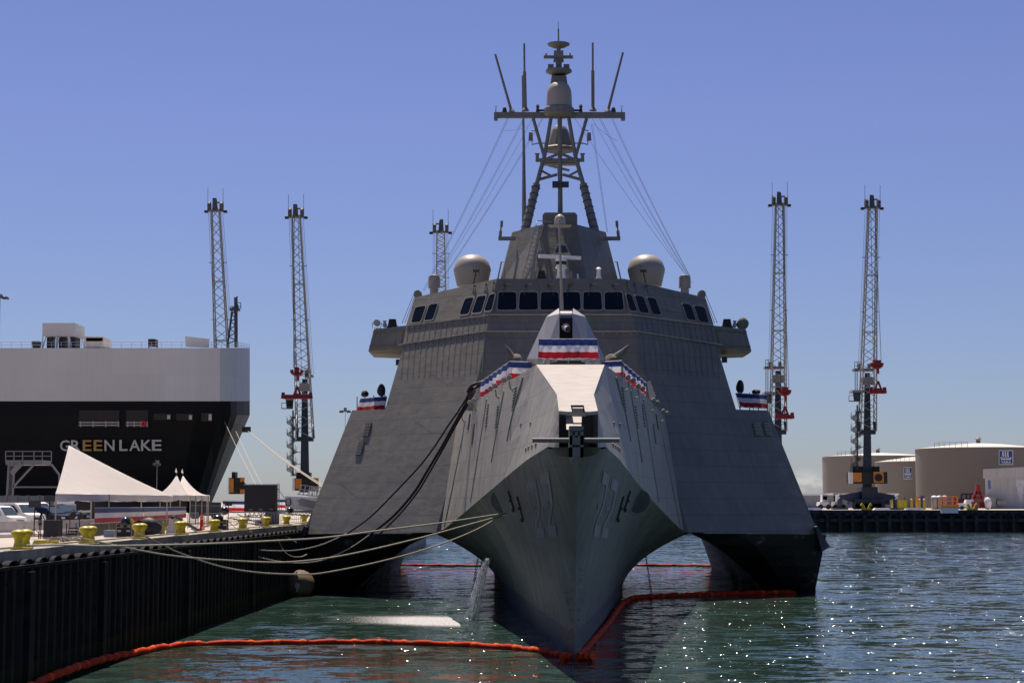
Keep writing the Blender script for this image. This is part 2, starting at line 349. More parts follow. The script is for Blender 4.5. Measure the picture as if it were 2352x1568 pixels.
# near quay ---------------------------------------------------------
DZ = 4.07
def QX(Y, off=0.0): return -15.42 + 0.0223 * Y + off
def QP(off, Y, z): return Vector((QX(Y, off), Y, z))
Y0, Y1 = -20, 236
mb = MB()
mb.hexa([QP(-400, Y0, -3), QP(-1.4, Y0, -3), QP(-1.4, Y1, -3), QP(-400, Y1, -3), QP(-400, Y0, DZ - 0.02), QP(-1.4, Y0, DZ - 0.02), QP(-1.4, Y1, DZ - 0.02), QP(-400, Y1, DZ - 0.02)])
props(mb.build('quay_deck', apron), kind='structure')
# concrete cap beam, with thicker bollard seats
BY = [52.7 + 7.57 * k for k in range(9)]
mb = MB()
mb.hexa([QP(-1.39, Y0, 2.0), QP(-0.42, Y0, 2.0), QP(-0.42, Y1, 2.0), QP(-1.39, Y1, 2.0), QP(-1.39, Y0, DZ), QP(-0.42, Y0, DZ), QP(-0.42, Y1, DZ), QP(-1.39, Y1, DZ)])
for y in BY + [45.1, 37.6]:
    mb.hexa([QP(-0.52, y - 1.7, 2.3), QP(-0.22, y - 1.2, 2.3), QP(-0.22, y + 2.2, 2.3), QP(-0.52, y + 2.7, 2.3), QP(-0.52, y - 1.7, DZ + 0.012), QP(-0.22, y - 1.2, DZ + 0.012), QP(-0.22, y + 2.2, DZ + 0.012), QP(-0.52, y + 2.7, DZ + 0.012)])
mb.hexa([QP(-1.38, Y0, DZ + 0.0), QP(-1.2, Y0, DZ + 0.0), QP(-1.2, Y1, DZ), QP(-1.38, Y1, DZ), QP(-1.38, Y0, DZ + 0.05), QP(-1.2, Y0, DZ + 0.05), QP(-1.2, Y1, DZ + 0.05), QP(-1.38, Y1, DZ + 0.05)])
props(mb.build('quay_wall', concrete), 'weathered concrete edge beam running along the left quay under the yellow bollards', 'wall')
# sheet piling
mb = MB(); y = 34.0; pts = []
while y < 150:
    d = 0.18
    pts += [(y, d), (y + 0.30, d), (y + 0.42, 0.0), (y + 0.66, 0.0), (y + 0.78, d)]; y += 0.84
mb.grid([[QP(-dd, yy, z) for yy, dd in pts] for z in (-1.5, 3.58)])
mb.hexa([QP(-0.6, 34, 3.56), QP(0.04, 34, 3.56), QP(0.04, 150, 3.56), QP(-0.6, 150, 3.56), QP(-0.6, 34, 3.66), QP(0.04, 34, 3.66), QP(0.04, 150, 3.66), QP(-0.6, 150, 3.66)])
for y in (41, 51.5, 60, 74, 90):
    mb.hexa([QP(-0.1, y, -1.5), QP(0.16, y, -1.5), QP(0.16, y + 0.5, -1.5), QP(-0.1, y + 0.5, -1.5), QP(-0.1, y, 3.45), QP(0.16, y, 3.45), QP(0.16, y + 0.5, 3.45), QP(-0.1, y + 0.5, 3.45)])
for k in range(40):
    y = 43 + k * 1.4 + rng.uniform(-.3, .3); mb.box(QP(0.03, y, 3.25 + rng.uniform(-.1, .1)), (0.07, 0.08, 0.06))
props(mb.build('pile_wall', pile_m, recalc=False), 'black corrugated sheet pile wall dropping from the left quay into the water', 'wall')
# half-round rubber fenders on the ledge
proto = None
y = 40.0; k = 0
while y < 132:
    mb = MB(); r0, r1 = 0.16, 0.13; n_ = 12; rows = []
    if proto is None:
        for (rr, x) in ((r1, -0.11), (r0, -0.11), (r0, 0.11), (r1, 0.11), (r1, -0.11)):
            rows.append([Vector((x, math.cos(math.pi * i / n_) * rr * 3.4, math.sin(math.pi * i / n_) * rr)) for i in range(n_ + 1)])
        mb.grid(rows)
        mb.grid([[Vector((x, math.cos(math.pi * i / n_) * r1 * 3.4, math.sin(math.pi * i / n_) * r1)) for i in range(n_ + 1)] for x in (-0.08,)] + [[Vector((-0.08, math.cos(math.pi * i / n_) * r1 * 3.4, 0)) for i in range(n_ + 1)]])
        o = proto = mb.build('arch_fender', rubber, smooth=True, origin=(0, 0, 0))
    else:
        o = proto.copy(); COL.objects.link(o)
    o.location = QP(-0.15, y, 3.662)
    props(o, 'black rubber half-ring fender in the row on top of the sheet pile wall', 'fender', 'black half-ring fenders along the quay edge')
    y += 1.5; k += 1
# bollards
bprof = [(0.15, 0), (0.14, 0.06), (0.120, 0.14), (0.116, 0.21), (0.138, 0.27), (0.185, 0.325), (0.214, 0.375), (0.220, 0.42), (0.205, 0.465), (0.155, 0.505), (0.08, 0.527), (0.01, 0.532)]
proto = None; ords = ['first (nearest)', 'second', 'third', 'fourth', 'fifth', 'sixth', 'seventh', 'eighth', 'ninth (farthest)']
for k, y in enumerate(BY):
    if proto is None:
        r = thing('mooring_bollard', '', 'bollard', (0, 0, 0))
        MB().box((0, 0.4, 0.025), (0.36, 1.25, 0.05)).box((0.26, 0.2, 0.03), (0.2, 0.3, 0.04)).build('base_plate', yellow, r)
        for dy in (0, 0.8): MB().lathe((0, dy, 0.06), bprof, 20).build('post', yellow, r, smooth=True)
        proto = r
    else:
        r = proto.copy(); COL.objects.link(r)
        for ch in list(proto.children):
            c = ch.copy(); COL.objects.link(c); c.parent = r
    r.location = QP(-0.60, y, DZ + 0.012)
    props(r, '%s pair of yellow mushroom bollards along the quay edge, counted from the camera' % ords[k], 'bollard', 'yellow double bollards on the quay edge')

# far dock ----------------------------------------------------------
FY = 318.0; FZ = 4.0
mb = MB(); mb.span((-600, FY + 1.3, -3), (700, 2500, FZ)); props(mb.build('far_dock', apron), kind='structure')
mb = MB(); mb.span((20, FY, 3.0), (200, FY + 1.32, FZ + 0.02))
mb.span((20, FY - 0.2, 1.9), (200, FY + 0.3, 2.5))
x = 21.0
while x < 125:
    mb.span((x, FY - 0.35, -2), (x + 0.55, FY + 0.2, 3.1)); x += 2.25
mb.m = 1; mb.span((20, FY + 1.0, -2), (200, FY + 1.2, 3.0))
mb.m = 2
x = 22.0
while x < 122: mb.lathe((x, FY - 0.1, 3.05), [(0.62, -0.25), (0.62, 0.25)], 12, axis='Y'); x += 2.0
props(mb.build('dock_wall', [mat('dock_face', (0.045, 0.047, 0.05), 0.8, var=0.5, scale=1.0, spec=0.1), black, rubber]), 'far dock wall of dark concrete piles across the water on the right', 'wall')

# ================================================================== WARSHIP
ship = thing('warship', 'grey angular three-hulled warship moored bow-on in the middle of the harbour', 'warship', (Xc(61), 61, 0))
T = [(53, 45, 945), (58, 42.5, 906), (68, 78.5, 837), (72, 119, 864), (80, 157, 889), (88, 190, 912), (97, 226, 946), (104, 244, 966)]
K = [(53.4, 45, 1027), (56, 67, 1026), (62, 106, 1055), (69, 136, 1085), (76, 164, 1114), (84, 199, 1148), (92, 240, 1187), (99, 280, 1222), (104, 296, 1222)]
def Kp(side, Y): hx, v = interp(K, Y); return S(side, hx, v, Y)
def Tp(side, Y): hx, v = interp(T, Y); return S(side, hx, v, Y)
STN = [53, 54.5, 56, 58, 60, 63, 68, 72, 76, 80, 84, 88, 92.5, 97, 100.5, 104]
mb = MB()
for sd_ in (-1, 1):
    top = [Tp(sd_, y) for y in STN]; bot = [Kp(sd_, max(y, 53.4)) for y in STN]
    mb.grid([[lerp(a, c, tt) for a, c in zip(top, bot)] for tt in (0, 0.33, 0.66, 1)])
mb.m = 1
dk = [y for y in STN if y <= 68]
mb.face([Tp(-1, 58), Tp(1, 58), S(1, 12, 931, 55), S(1, 12, 945, 53), Tp(1, 53)][:2] + [S(1, 15, 930, 55), S(-1, 15, 930, 55)])
mb.face([Tp(-1, 53), Tp(-1, 58), S(-1, 15, 930, 55), S(-1, 15, 945, 53)]); mb.face([Tp(1, 53), Tp(1, 58), S(1, 15, 930, 55), S(1, 15, 945, 53)])
mb.face([Tp(-1, 58), Tp(1, 58), S(1, 70, 852.7, 66), S(-1, 70, 852.7, 66)]); mb.face([S(-1, 70, 852.7, 66), S(1, 70, 852.7, 66), Tp(1, 68), Tp(-1, 68)])
mb.face([Tp(-1, 58), S(-1, 70, 852.7, 66), Tp(-1, 66)]); mb.face([Tp(1, 58), S(1, 70, 852.7, 66), Tp(1, 66)])
mb.face([Tp(-1, 66), S(-1, 70, 852.7, 66), Tp(-1, 68)]); mb.face([Tp(1, 66), S(1, 70, 852.7, 66), Tp(1, 68)])
zd = Tp(1, 68).z
for a, c in zip(STN[3:], STN[4:]):
    A = [Tp(-1, a), Tp(1, a), Tp(1, c), Tp(-1, c)]
    mb.face([Vector((p.x, p.y, p.z - (0.0 if p.y < 68.5 else 0.25))) for p in A])
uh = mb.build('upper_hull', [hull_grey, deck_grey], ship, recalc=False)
# fairleads, lights and small fittings on the upper hull
def onside(sd_, Y, t, off=0.0):
    a = Tp(sd_, Y); c = Kp(sd_, Y); p = lerp(a, c, t); e = Kp(sd_, Y + 1) - Kp(sd_, Y)
    nn = (c - a).cross(e).normalized()
    if nn.x * sd_ < 0: nn = -nn
    return p + nn * off
for sd_ in (-1, 1):
    for Y, t0, t1 in ((72, 0.12, 0.36), (79, 0.20, 0.42), (84, 0.12, 0.34), (90, 0.22, 0.40), (93, 0.08, 0.22)):
        mb = MB()
        for q in range(8):
            ta = lerp(t0, t1, q / 8); mb.bar(onside(sd_, Y - 0.3, ta, 0.015), onside(sd_, Y + 0.3, ta + 0.004, 0.015), 0.07, 0.03)
        mb.build('vent_slots', dark, uh)
    for Y, t in ((60, 0.85), (61.2, 0.85), (62.4, 0.85), (63.6, 0.85), (64.5, 0.55), (68.5, 0.56)):
        p = onside(sd_, Y, t, 0.03); MB().tube([p + Vector((0, -.03, .07)), p + Vector((sd_ * .03, 0, -.12))], [0.042, 0.012], 8).build('padeye', trim, uh)
    for Y in (73, 79, 89.5, 96):
        mb = MB(); p = onside(sd_, Y, 0.03, 0.22)
        mb.lathe(p + Vector((0, -.1, .12)), [(0.05, -.14), (0.10, -.11), (0.12, .07), (0.05, .14)], 12, axis='Y')
        mb.lathe(p + Vector((sd_ * .22, -.1, .0)), [(0.05, -.14), (0.10, -.11), (0.12, .07), (0.05, .14)], 12, axis='Y')
        mb.tube([p + Vector((0, 0, -.05)), p + Vector((0.05, 0, -.35)), p + Vector((sd_ * -.15, .1, -.45)), onside(sd_, Y, 0.10)], 0.035, 6)
        mb.build('floodlight', trim, uh, smooth=True)
    # long shallow rub strips
    for Y, t0, t1 in ((70.5, 0.05, 0.62), (77, 0.07, 0.72), (85, 0.05, 0.95), (95, 0.1, 0.98)):
        MB().tube([onside(sd_, Y + 2.5 * q / 6, lerp(t0, t1, q / 6), 0.015) for q in range(7)], 0.035, 5).build('pipe_run', hull_grey, uh)
# recess with anchor gear
mb = MB()
a0 = S(-1, 45, 945, 53); a1 = S(1, 45, 945, 53); c0 = S(-1, 45, 1027, 53.4); c1 = S(1, 45, 1027, 53.4); ctr_ = Xc(54); ins = lambda p, d=1.8: Vector((ctr_ + (p.x - ctr_) * .80, p.y + d, p.z))
mb.face([a0, ins(a0), ins(c0), c0]); mb.face([a1, ins(a1), ins(c1), c1]); mb.face([ins(a0), ins(a1), ins(c1), ins(c0)]); mb.face([c0, c1, ins(c1), ins(c0)])
mb.build('anchor_recess', mast_grey, ship, recalc=False)
mb = MB()
mb.bar(S(-1, 45, 947, 52.98), S(-1, 15, 950, 52.98), 0.08, 0.10); mb.bar(S(1, 45, 947, 52.98), S(1, 15, 950, 52.98), 0.08, 0.10); mb.bar(S(-1, 17, 951, 52.96), S(1, 17, 951, 52.96), 0.1, 0.12)
mb.tube([S(-1, 12, 942, 54), S(1, 12, 942, 54)], 0.10, 10)
mb.build('bow_roller', trim, uh, smooth=True)
mb = MB(); cz = S(0, 0, 1020, 54.2)
rows = []
for i in range(9):
    a = math.pi / 2 * i / 8; rows.append([cz + Vector((0.80 * math.cos(a) * math.cos(q), 1.3 - 2.0 * math.cos(a) * abs(math.sin(q)), -0.42 * math.sin(a))) for q in [math.pi * j / 12 for j in range(13)]])
mb.grid(rows); mb.build('bow_chin', dark, ship, smooth=True)
anch = MB(); A = lambda u, v, Y=51.6: W(u, v, Y)
anch.hexa([A(1301, 986, 52.2), A(1335, 986, 52.2), A(1335, 984, 53.6), A(1301, 984, 53.6), A(1300, 958, 53.5), A(1336, 958, 53.5), A(1336, 953, 54.4), A(1300, 953, 54.4)])
ah = anch.build('anchor_chute', deck_grey, ship)
mb = MB()
for u0, v0_, u1, v1_ in ((1308, 980, 1338, 990), (1308, 990, 1313, 1049), (1333, 990, 1338, 1049), (1321, 990, 1325, 1004), (1308, 1002, 1338, 1021), (1308, 1028, 1338, 1049)):
    a = A(u0, v1_, 51.2); c = A(u1, v0_, 51.9); mb.span(a, c)
mb.lathe(A(1317.6, 1052, 51.3), [(0.02, -.12), (0.13, -.06), (0.13, .3), (0.02, .35)], 12, axis='Y')
mb.build('anchor_shank', mast_grey, ah)
mb = MB(); mb.tube([A(1223, 1010.5, 51.6), A(1423, 1010.5, 51.6)], 0.07, 12); mb.build('anchor_stock', mast_grey, ah, smooth=True)

# lower flared hull
WL = [(61.1, 0.0), (66, 0.46), (71, 0.92), (79, 1.62), (92, 2.65), (99, 3.2), (117, 4.4), (150, 5.0), (180, 5.0)]
SEC = [(54.3, 61.1), (55.0, 61.8), (56.5, 63.0), (59, 65), (62, 67.5), (66, 71), (70, 74), (76, 79), (84, 86), (92, 93), (99, 99), (104, 104), (125, 125), (146, 146)]
def flare(sd_, i, t):
    i0 = int(min(i, len(SEC) - 1.0001)); fr = i - i0
    def one(j):
        yk, yw = SEC[j]
        if j == 0: k = S(0, 0, 1046, 54.3); k = Vector((0, k.y, k.z))
        elif yk < 56: q = S(1, 30, 1036, yk); k = Vector((q.x - Xc(yk), yk, q.z))
        elif yk > 104: k = Vector((7.3, yk, 3.75 if yk < 150 else 3.6))
        else: q = Kp(1, yk); k = Vector((q.x - Xc(yk), yk, q.z))
        xw = interp(WL, yw)[0]; p = min(2.1, 1.25 + 0.02 * (yk - 55))
        if t >= 0:
            y_ = lerp(yw, yk, t); return Vector((xw + (k.x - xw) * t ** p, y_, k.z * t))
        return Vector((xw * (1 + t * 0.5), yw, t * 3.0))
    a = one(i0); c = one(min(i0 + 1, len(SEC) - 1)); q = lerp(a, c, fr)
    return Vector((Xc(q.y) + sd_ * q.x, q.y, q.z))
TT = [-1, -0.5, -.02, 0.03] + [k / 14 for k in range(1, 15)]
mb = MB()
for sd_ in (-1, 1):
    mb.grid([[flare(sd_, j / 2, t) for j in range(2 * (len(SEC) - 1) + 1)] for t in TT])
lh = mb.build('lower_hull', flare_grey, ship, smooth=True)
def fpt(sd_, i, t, off):
    p = flare(sd_, i, t); e1 = flare(sd_, i + 0.05, t) - p; e2 = flare(sd_, i, t + 0.02) - p; nn = e1.cross(e2).normalized()
    if nn.x * sd_ < 0: nn = -nn
    return p + nn * off
# hull number 22 painted on both bows
for sd_ in (-1, 1):
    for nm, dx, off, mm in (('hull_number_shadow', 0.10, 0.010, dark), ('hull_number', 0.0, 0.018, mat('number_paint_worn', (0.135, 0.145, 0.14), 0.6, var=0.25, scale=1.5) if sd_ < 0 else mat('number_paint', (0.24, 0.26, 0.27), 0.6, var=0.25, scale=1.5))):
        mb = MB()
        for dgt in range(2):
            i0 = 2.0 + dgt * 1.55 + dx
            strokes = [[(0, .82), (0, 1), (1, 1), (1, .82)], [(.72, .82), (1, .82), (1, .5), (.72, .5)], [(0, .5), (0, .42), (.8, .60), (1, .58), (1, .5)][:4] + [], [(0, .18), (.28, .18), (1, .5), (.72, .5)], [(0, 0), (0, .18), (1, .18), (1, 0)]]
            for st in strokes:
                if len(st) != 4: continue
                rows = []
                for a in range(7):
                    row = []
                    for c in range(7):
                        p = lerp(lerp(Vector((*st[0], 0)), Vector((*st[3], 0)), a / 6), lerp(Vector((*st[1], 0)), Vector((*st[2], 0)), a / 6), c / 6)
                        q = p.x if sd_ < 0 else 1 - p.x
                        q = 1 - q if sd_ > 0 else q
                        xx = (1 - p.x) if sd_ < 0 else p.x
                        row.append(fpt(sd_, i0 + xx * 1.15, 0.60 + 0.30 * p.y, off))
                    rows.append(row)
                mb.grid(rows)
        mb.build(nm, mm, lh, smooth=True)
    # round covers under the knuckle, bow ladder rungs, draught marks
    cc = W(1153 if sd_ < 0 else 1466, 1146, 78.2) + Vector((0, -.45, -.1)); nn = Vector((sd_ * .45, -.80, -.38)).normalized()
    ax = nn.cross(Vector((0, 0, 1))).normalized(); ay = ax.cross(nn)
    rg_ = lambda rr, o_: [cc + (ax * math.cos(2 * math.pi * k / 28) + ay * math.sin(2 * math.pi * k / 28)) * rr + nn * o_ for k in range(29)]
    mb = MB(); mb.face(rg_(.54, .05)[:-1]); mb.grid([rg_(.54, -1.1), rg_(.54, .05)]); mb.build('round_cover', mat('cover_grey', (0.07, 0.074, 0.078), 0.6), lh, smooth=True)
    for i, t0, t1 in ((5.7, 0.72, 0.86), (6.3, 0.80, 0.92)):
        mb = MB()
        mb.tube([fpt(sd_, i, lerp(t0, t1, q / 4), 0.05) for q in range(5)], 0.04, 6)
        mb.box(fpt(sd_, i, t0, 0.08), (0.12, 0.12, 0.16)); mb.box(fpt(sd_, i, (t0 + t1) / 2, 0.08), (0.12, 0.12, 0.12)); mb.build('grab_rail', dark, lh)
    mb = MB()
    for q in range(7): mb.box(fpt(sd_, 0.9, 0.16 + 0.05 * q, 0.012), (0.10, 0.03, 0.07))
    mb.box(fpt(sd_, 1.4, 0.34, 0.012), (0.30, 0.04, 0.03)); mb.box(fpt(sd_, 1.6, 0.30, 0.012), (0.03, 0.03, 0.3))
    mb.build('draught_mark', trim, lh)
# outrigger hulls
PLs = plane(half(290, 1222, 99), half(592, 1226, 106), half(146, 640, 104.5))
for sd_ in (-1, 1):
    g = lambda x, y, z: Vector((Xc(y) + sd_ * x, y, z))
    top = [(16.05, 106, 3.50), (13.4, 104, 3.60), (10.4, 101.6, 3.66), (7.3, 99.2, 3.72), (8.1, 108, 3.72), (8.8, 114, 3.72), (9.9, 124, 3.72), (11.5, 146, 3.72)]
    bot = [(15.05, 106.5, -1.5), (14.95, 107.5, -1.5), (14.85, 109, -1.5), (14.6, 115, -1.5), (14.2, 122, -1.5), (13.9, 129, -1.5), (13.6, 137, -1.5), (13.4, 146, -1.5)]
    rows = []
    for q in range(9):
        t = q / 8; row = []
        for k_, (a, c) in enumerate(zip(top, bot)):
            pa = Vector(a); pc = Vector(c); p = lerp(pa, pc, t)
            s_ = t ** 0.75 if k_ else t
            row.append(g(lerp(pa.x, pc.x, lerp(t, s_, 0.8)), lerp(pa.y, pc.y, t), lerp(pa.z, pc.z, t)))
        rows.append(row)
    mb = MB(); mb.grid(rows)
    mb.grid([[g(16.05, 106, 3.5), g(16.1, 110, 3.5), g(16.0, 146, 3.5)], [g(15.05, 106.5, -1.5), g(15.2, 110, -1.5), g(15.2, 146, -1.5)]])
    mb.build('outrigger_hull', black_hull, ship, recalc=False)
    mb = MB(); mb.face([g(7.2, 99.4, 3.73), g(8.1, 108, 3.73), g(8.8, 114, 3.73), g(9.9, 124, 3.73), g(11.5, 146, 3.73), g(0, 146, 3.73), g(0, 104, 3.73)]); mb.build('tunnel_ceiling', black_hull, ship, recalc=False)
    MB().face([g(12.9, 146, 3.73), g(16.0, 146, 3.5), g(15.2, 146, -1.5), g(13.4, 146, -1.5)]) if False else None
    mb = MB(); mb.hexa([g(15.7, 105.6, 2.5), g(16.25, 105.9, 2.8), g(16.25, 109, 2.8), g(15.9, 109, 2.5), g(15.3, 105.4, 4.0), g(15.45, 105.4, 4.05), g(15.5, 109, 4.1), g(15.3, 109, 4.0)])
    mb.build('rub_fender', crane_dark, ship)
# superstructure
def P_(sd_, hx, v): return raypl(sd_, hx, v, PLs)
mb = MB()
for sd_ in (-1, 1):
    ap, cm_, ct = P_(sd_, 290, 1222), P_(sd_, 187, 846), P_(sd_, 164, 722)
    ow, op, ip_, wg, bl = P_(sd_, 592, 1226), P_(sd_, 478, 942), P_(sd_, 403, 940), P_(sd_, 363, 806), P_(sd_, 352, 742)
    b2 = P_(sd_, 345, 1000)
    mb.face([ap, ow, op, ip_, wg, bl, ct, cm_])
    back = lambda p, d=38: Vector((p.x, p.y + d, p.z))
    mb.face([ow, op, back(op), back(ow)]); mb.face([op, ip_, back(ip_), back(op)]); mb.face([ip_, wg, back(wg), back(ip_)]); mb.face([wg, bl, back(bl, 22), back(wg, 22)])
L, R_ = (lambda hx, v: P_(-1, hx, v)), (lambda hx, v: P_(1, hx, v))
mb.face([L(164, 722), R_(164, 722), R_(187, 846), L(187, 846)]); mb.face([L(187, 846), R_(187, 846), R_(290, 1222), L(290, 1222)])
ip1, ip2, wg1, wg2 = L(403, 940), R_(403, 940), L(363, 806), R_(363, 806)
mb.face([back(L(592, 1226)), back(L(478, 942)), back(R_(478, 942)), back(R_(592, 1226))]); mb.face([back(ip1), back(wg1), back(wg2), back(ip2)]); mb.face([wg1, back(wg1), back(wg2), wg2])
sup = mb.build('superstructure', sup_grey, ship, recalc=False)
# bridge band and roof
mb = MB()
for sd_ in (-1, 1):
    ct, bl, rt, ro = P_(sd_, 164, 722), P_(sd_, 352, 742), P_(sd_, 146, 640), P_(sd_, 333, 683)
    mb.face([ct, bl, ro, rt]); mb.face([bl, ro, back(ro, 22), back(bl, 22)])
mb.face([L(164, 722), R_(164, 722), R_(146, 640), L(146, 640)])
mb.face([L(146, 640), R_(146, 640), R_(333, 683), back(R_(333, 683), 22), back(L(333, 683), 22), L(333, 683)])
bridge = mb.build('bridge', sup_grey, ship, recalc=False)
# sill ledges and stiffeners
def rib(mb, a, b, d=0.07, dz=0.06, out=0.10):
    mb.bar(a + Vector((0, -out / 2, 0)), b + Vector((0, -out / 2, 0)), out, dz)
mb = MB()
for sd_ in (-1, 1):
    rib(mb, P_(sd_, 166, 724), P_(sd_, 352, 748)); rib(mb, P_(sd_, 170, 760), P_(sd_, 372, 792))
rib(mb, L(164, 722.5), R_(164, 722.5)); rib(mb, L(171, 761), R_(171, 761))
mb.build('stringer', trim, sup)
for sd_ in (-1, 1):
    for k in range(15):
        t = (k + 0.5) / 15; mb = MB()
        a = P_(sd_, lerp(168, 366, t), lerp(762, 792, t)); c = P_(sd_, lerp(176, 372, t), lerp(855, 868, t)); rib(mb, a, c, out=0.05, dz=0.03)
        a = P_(sd_, lerp(166, 352, t), lerp(725, 748, t)); c = P_(sd_, lerp(169, 360, t), lerp(760, 790, t)); rib(mb, a, c, out=0.04, dz=0.03)
        a = P_(sd_, lerp(168, 366, t), lerp(762, 792, t)); mb.box(a + Vector((0, -.06, -.08)), (0.08, 0.12, 0.16)); mb.build('stiffener_rib', sup_grey, sup)
for k in range(11):
    mb = MB()
    x = lerp(-160, 160, k / 10); q = R_(abs(x), 763) if x > 0 else L(abs(x), 763); mb.box(q + Vector((0, -.04, -.08)), (0.07, 0.1, 0.12))
    q = R_(abs(x), 725) if x > 0 else L(abs(x), 725); mb.box(q + Vector((0, -.04, -.08)), (0.07, 0.1, 0.12))
    mb.build('stiffener_bracket', sup_grey, sup)
# windows
def rounded(q, r=0.16, k=4):              # q: 4 corners -> rounded outline
    out = []
    for i in range(4):
        p = q[i]; a = q[i - 1]; c = q[(i + 1) % 4]; d1 = (a - p).normalized() * r; d2 = (c - p).normalized() * r
        for j in range(k + 1):
            t = j / k; out.append((p + d1) * (1 - t) ** 2 + p * 2 * t * (1 - t) + (p + d2) * t * t)
    return out
def window(q, nrm, label=None):
    o1 = rounded(q, 0.2); ctr = sum(q, Vector()) / 4; o2 = [ctr + (p - ctr) * 0.89 for p in o1]
    f = MB(); nn = nrm * 0.05
    f.grid([[p for p in o1 + o1[:1]], [p + nn for p in o1 + o1[:1]], [p + nn for p in o2 + o2[:1]], [p + nn * 0.2 for p in o2 + o2[:1]]])
    w = f.build('bridge_window', mat('frame_grey', (0.22, 0.21, 0.18), 0.6), ship, label=label)
    g = MB(); g.face([p + nn * 0.35 for p in o2]); g.build('pane', glass, w, recalc=False)
    return w, ctr
cn = (R_(146, 640) - L(146, 640)).cross(L(164, 722) - L(146, 640)).normalized()
if cn.y > 0: cn = -cn
def CF(dx, v):                            # a point of the centre bridge face
    hw = lerp(146, 164, (v - 640) / 82); t = (dx + hw) / (2 * hw); return lerp(L(hw, v), R_(hw, v), t)
for k in range(6):
    a, c = -147.5 + k * 49.4, -147.5 + k * 49.4 + 47.5
    sl = (a + c) / 2 / 150 * 2.5
    w, ctr = window([CF(a * .985 + 1, 668.5), CF(c * .985 - 1, 668.5), CF(c + 1, 714.5), CF(a - 1, 714.5)], cn)
    wp = MB(); p = CF((a + c) / 2 - 4, 656); q = CF((a + c) / 2 + rng.choice((-9, 8)), 676)
    wp.box(p + cn * 0.08, (0.15, 0.12, 0.1)); wp.bar(p + cn * 0.1, q + cn * 0.1, 0.03); wp.bar(q + cn * 0.09, q + cn * 0.09 + Vector((0.05, 0.15, -0.55)), 0.025)
    wp.tube([p + cn * .1, p + cn * .1 + Vector((0.35, 0, 0.06))], 0.015, 5)
    wp.build('wiper', dark, bridge)
sn = PLs[1].copy()
if sn.y > 0: sn = -sn
sw = [[(2210, 490), (2315, 470), (2245, 770), (2110, 780)], [(2020, 520), (2175, 500), (2085, 800), (1915, 815)], [(1830, 550), (1985, 530), (1885, 825), (1725, 840)],
      [(1270, 650), (1425, 625), (1330, 910), (1175, 930)], [(1050, 690), (1240, 660), (1145, 945), (975, 965)]]
for sd_ in (-1, 1):
    nn = Vector((sn.x * sd_, sn.y, sn.z))
    for qd in sw:
        q = [P_(sd_, 1290 - (803.9 + a * .14648), 603 + c * .14648) for a, c in qd]
        window(q, nn)
    for (u, v) in ((1095, 658), (1122, 655), (1140, 652)):
        p = P_(sd_, 1290 - u, v) + nn * .1; MB().box(p, (.12, .12, .1)).bar(p, p + Vector((sd_ * 0.12, 0, -0.5)), 0.03).build('wiper', dark, bridge)
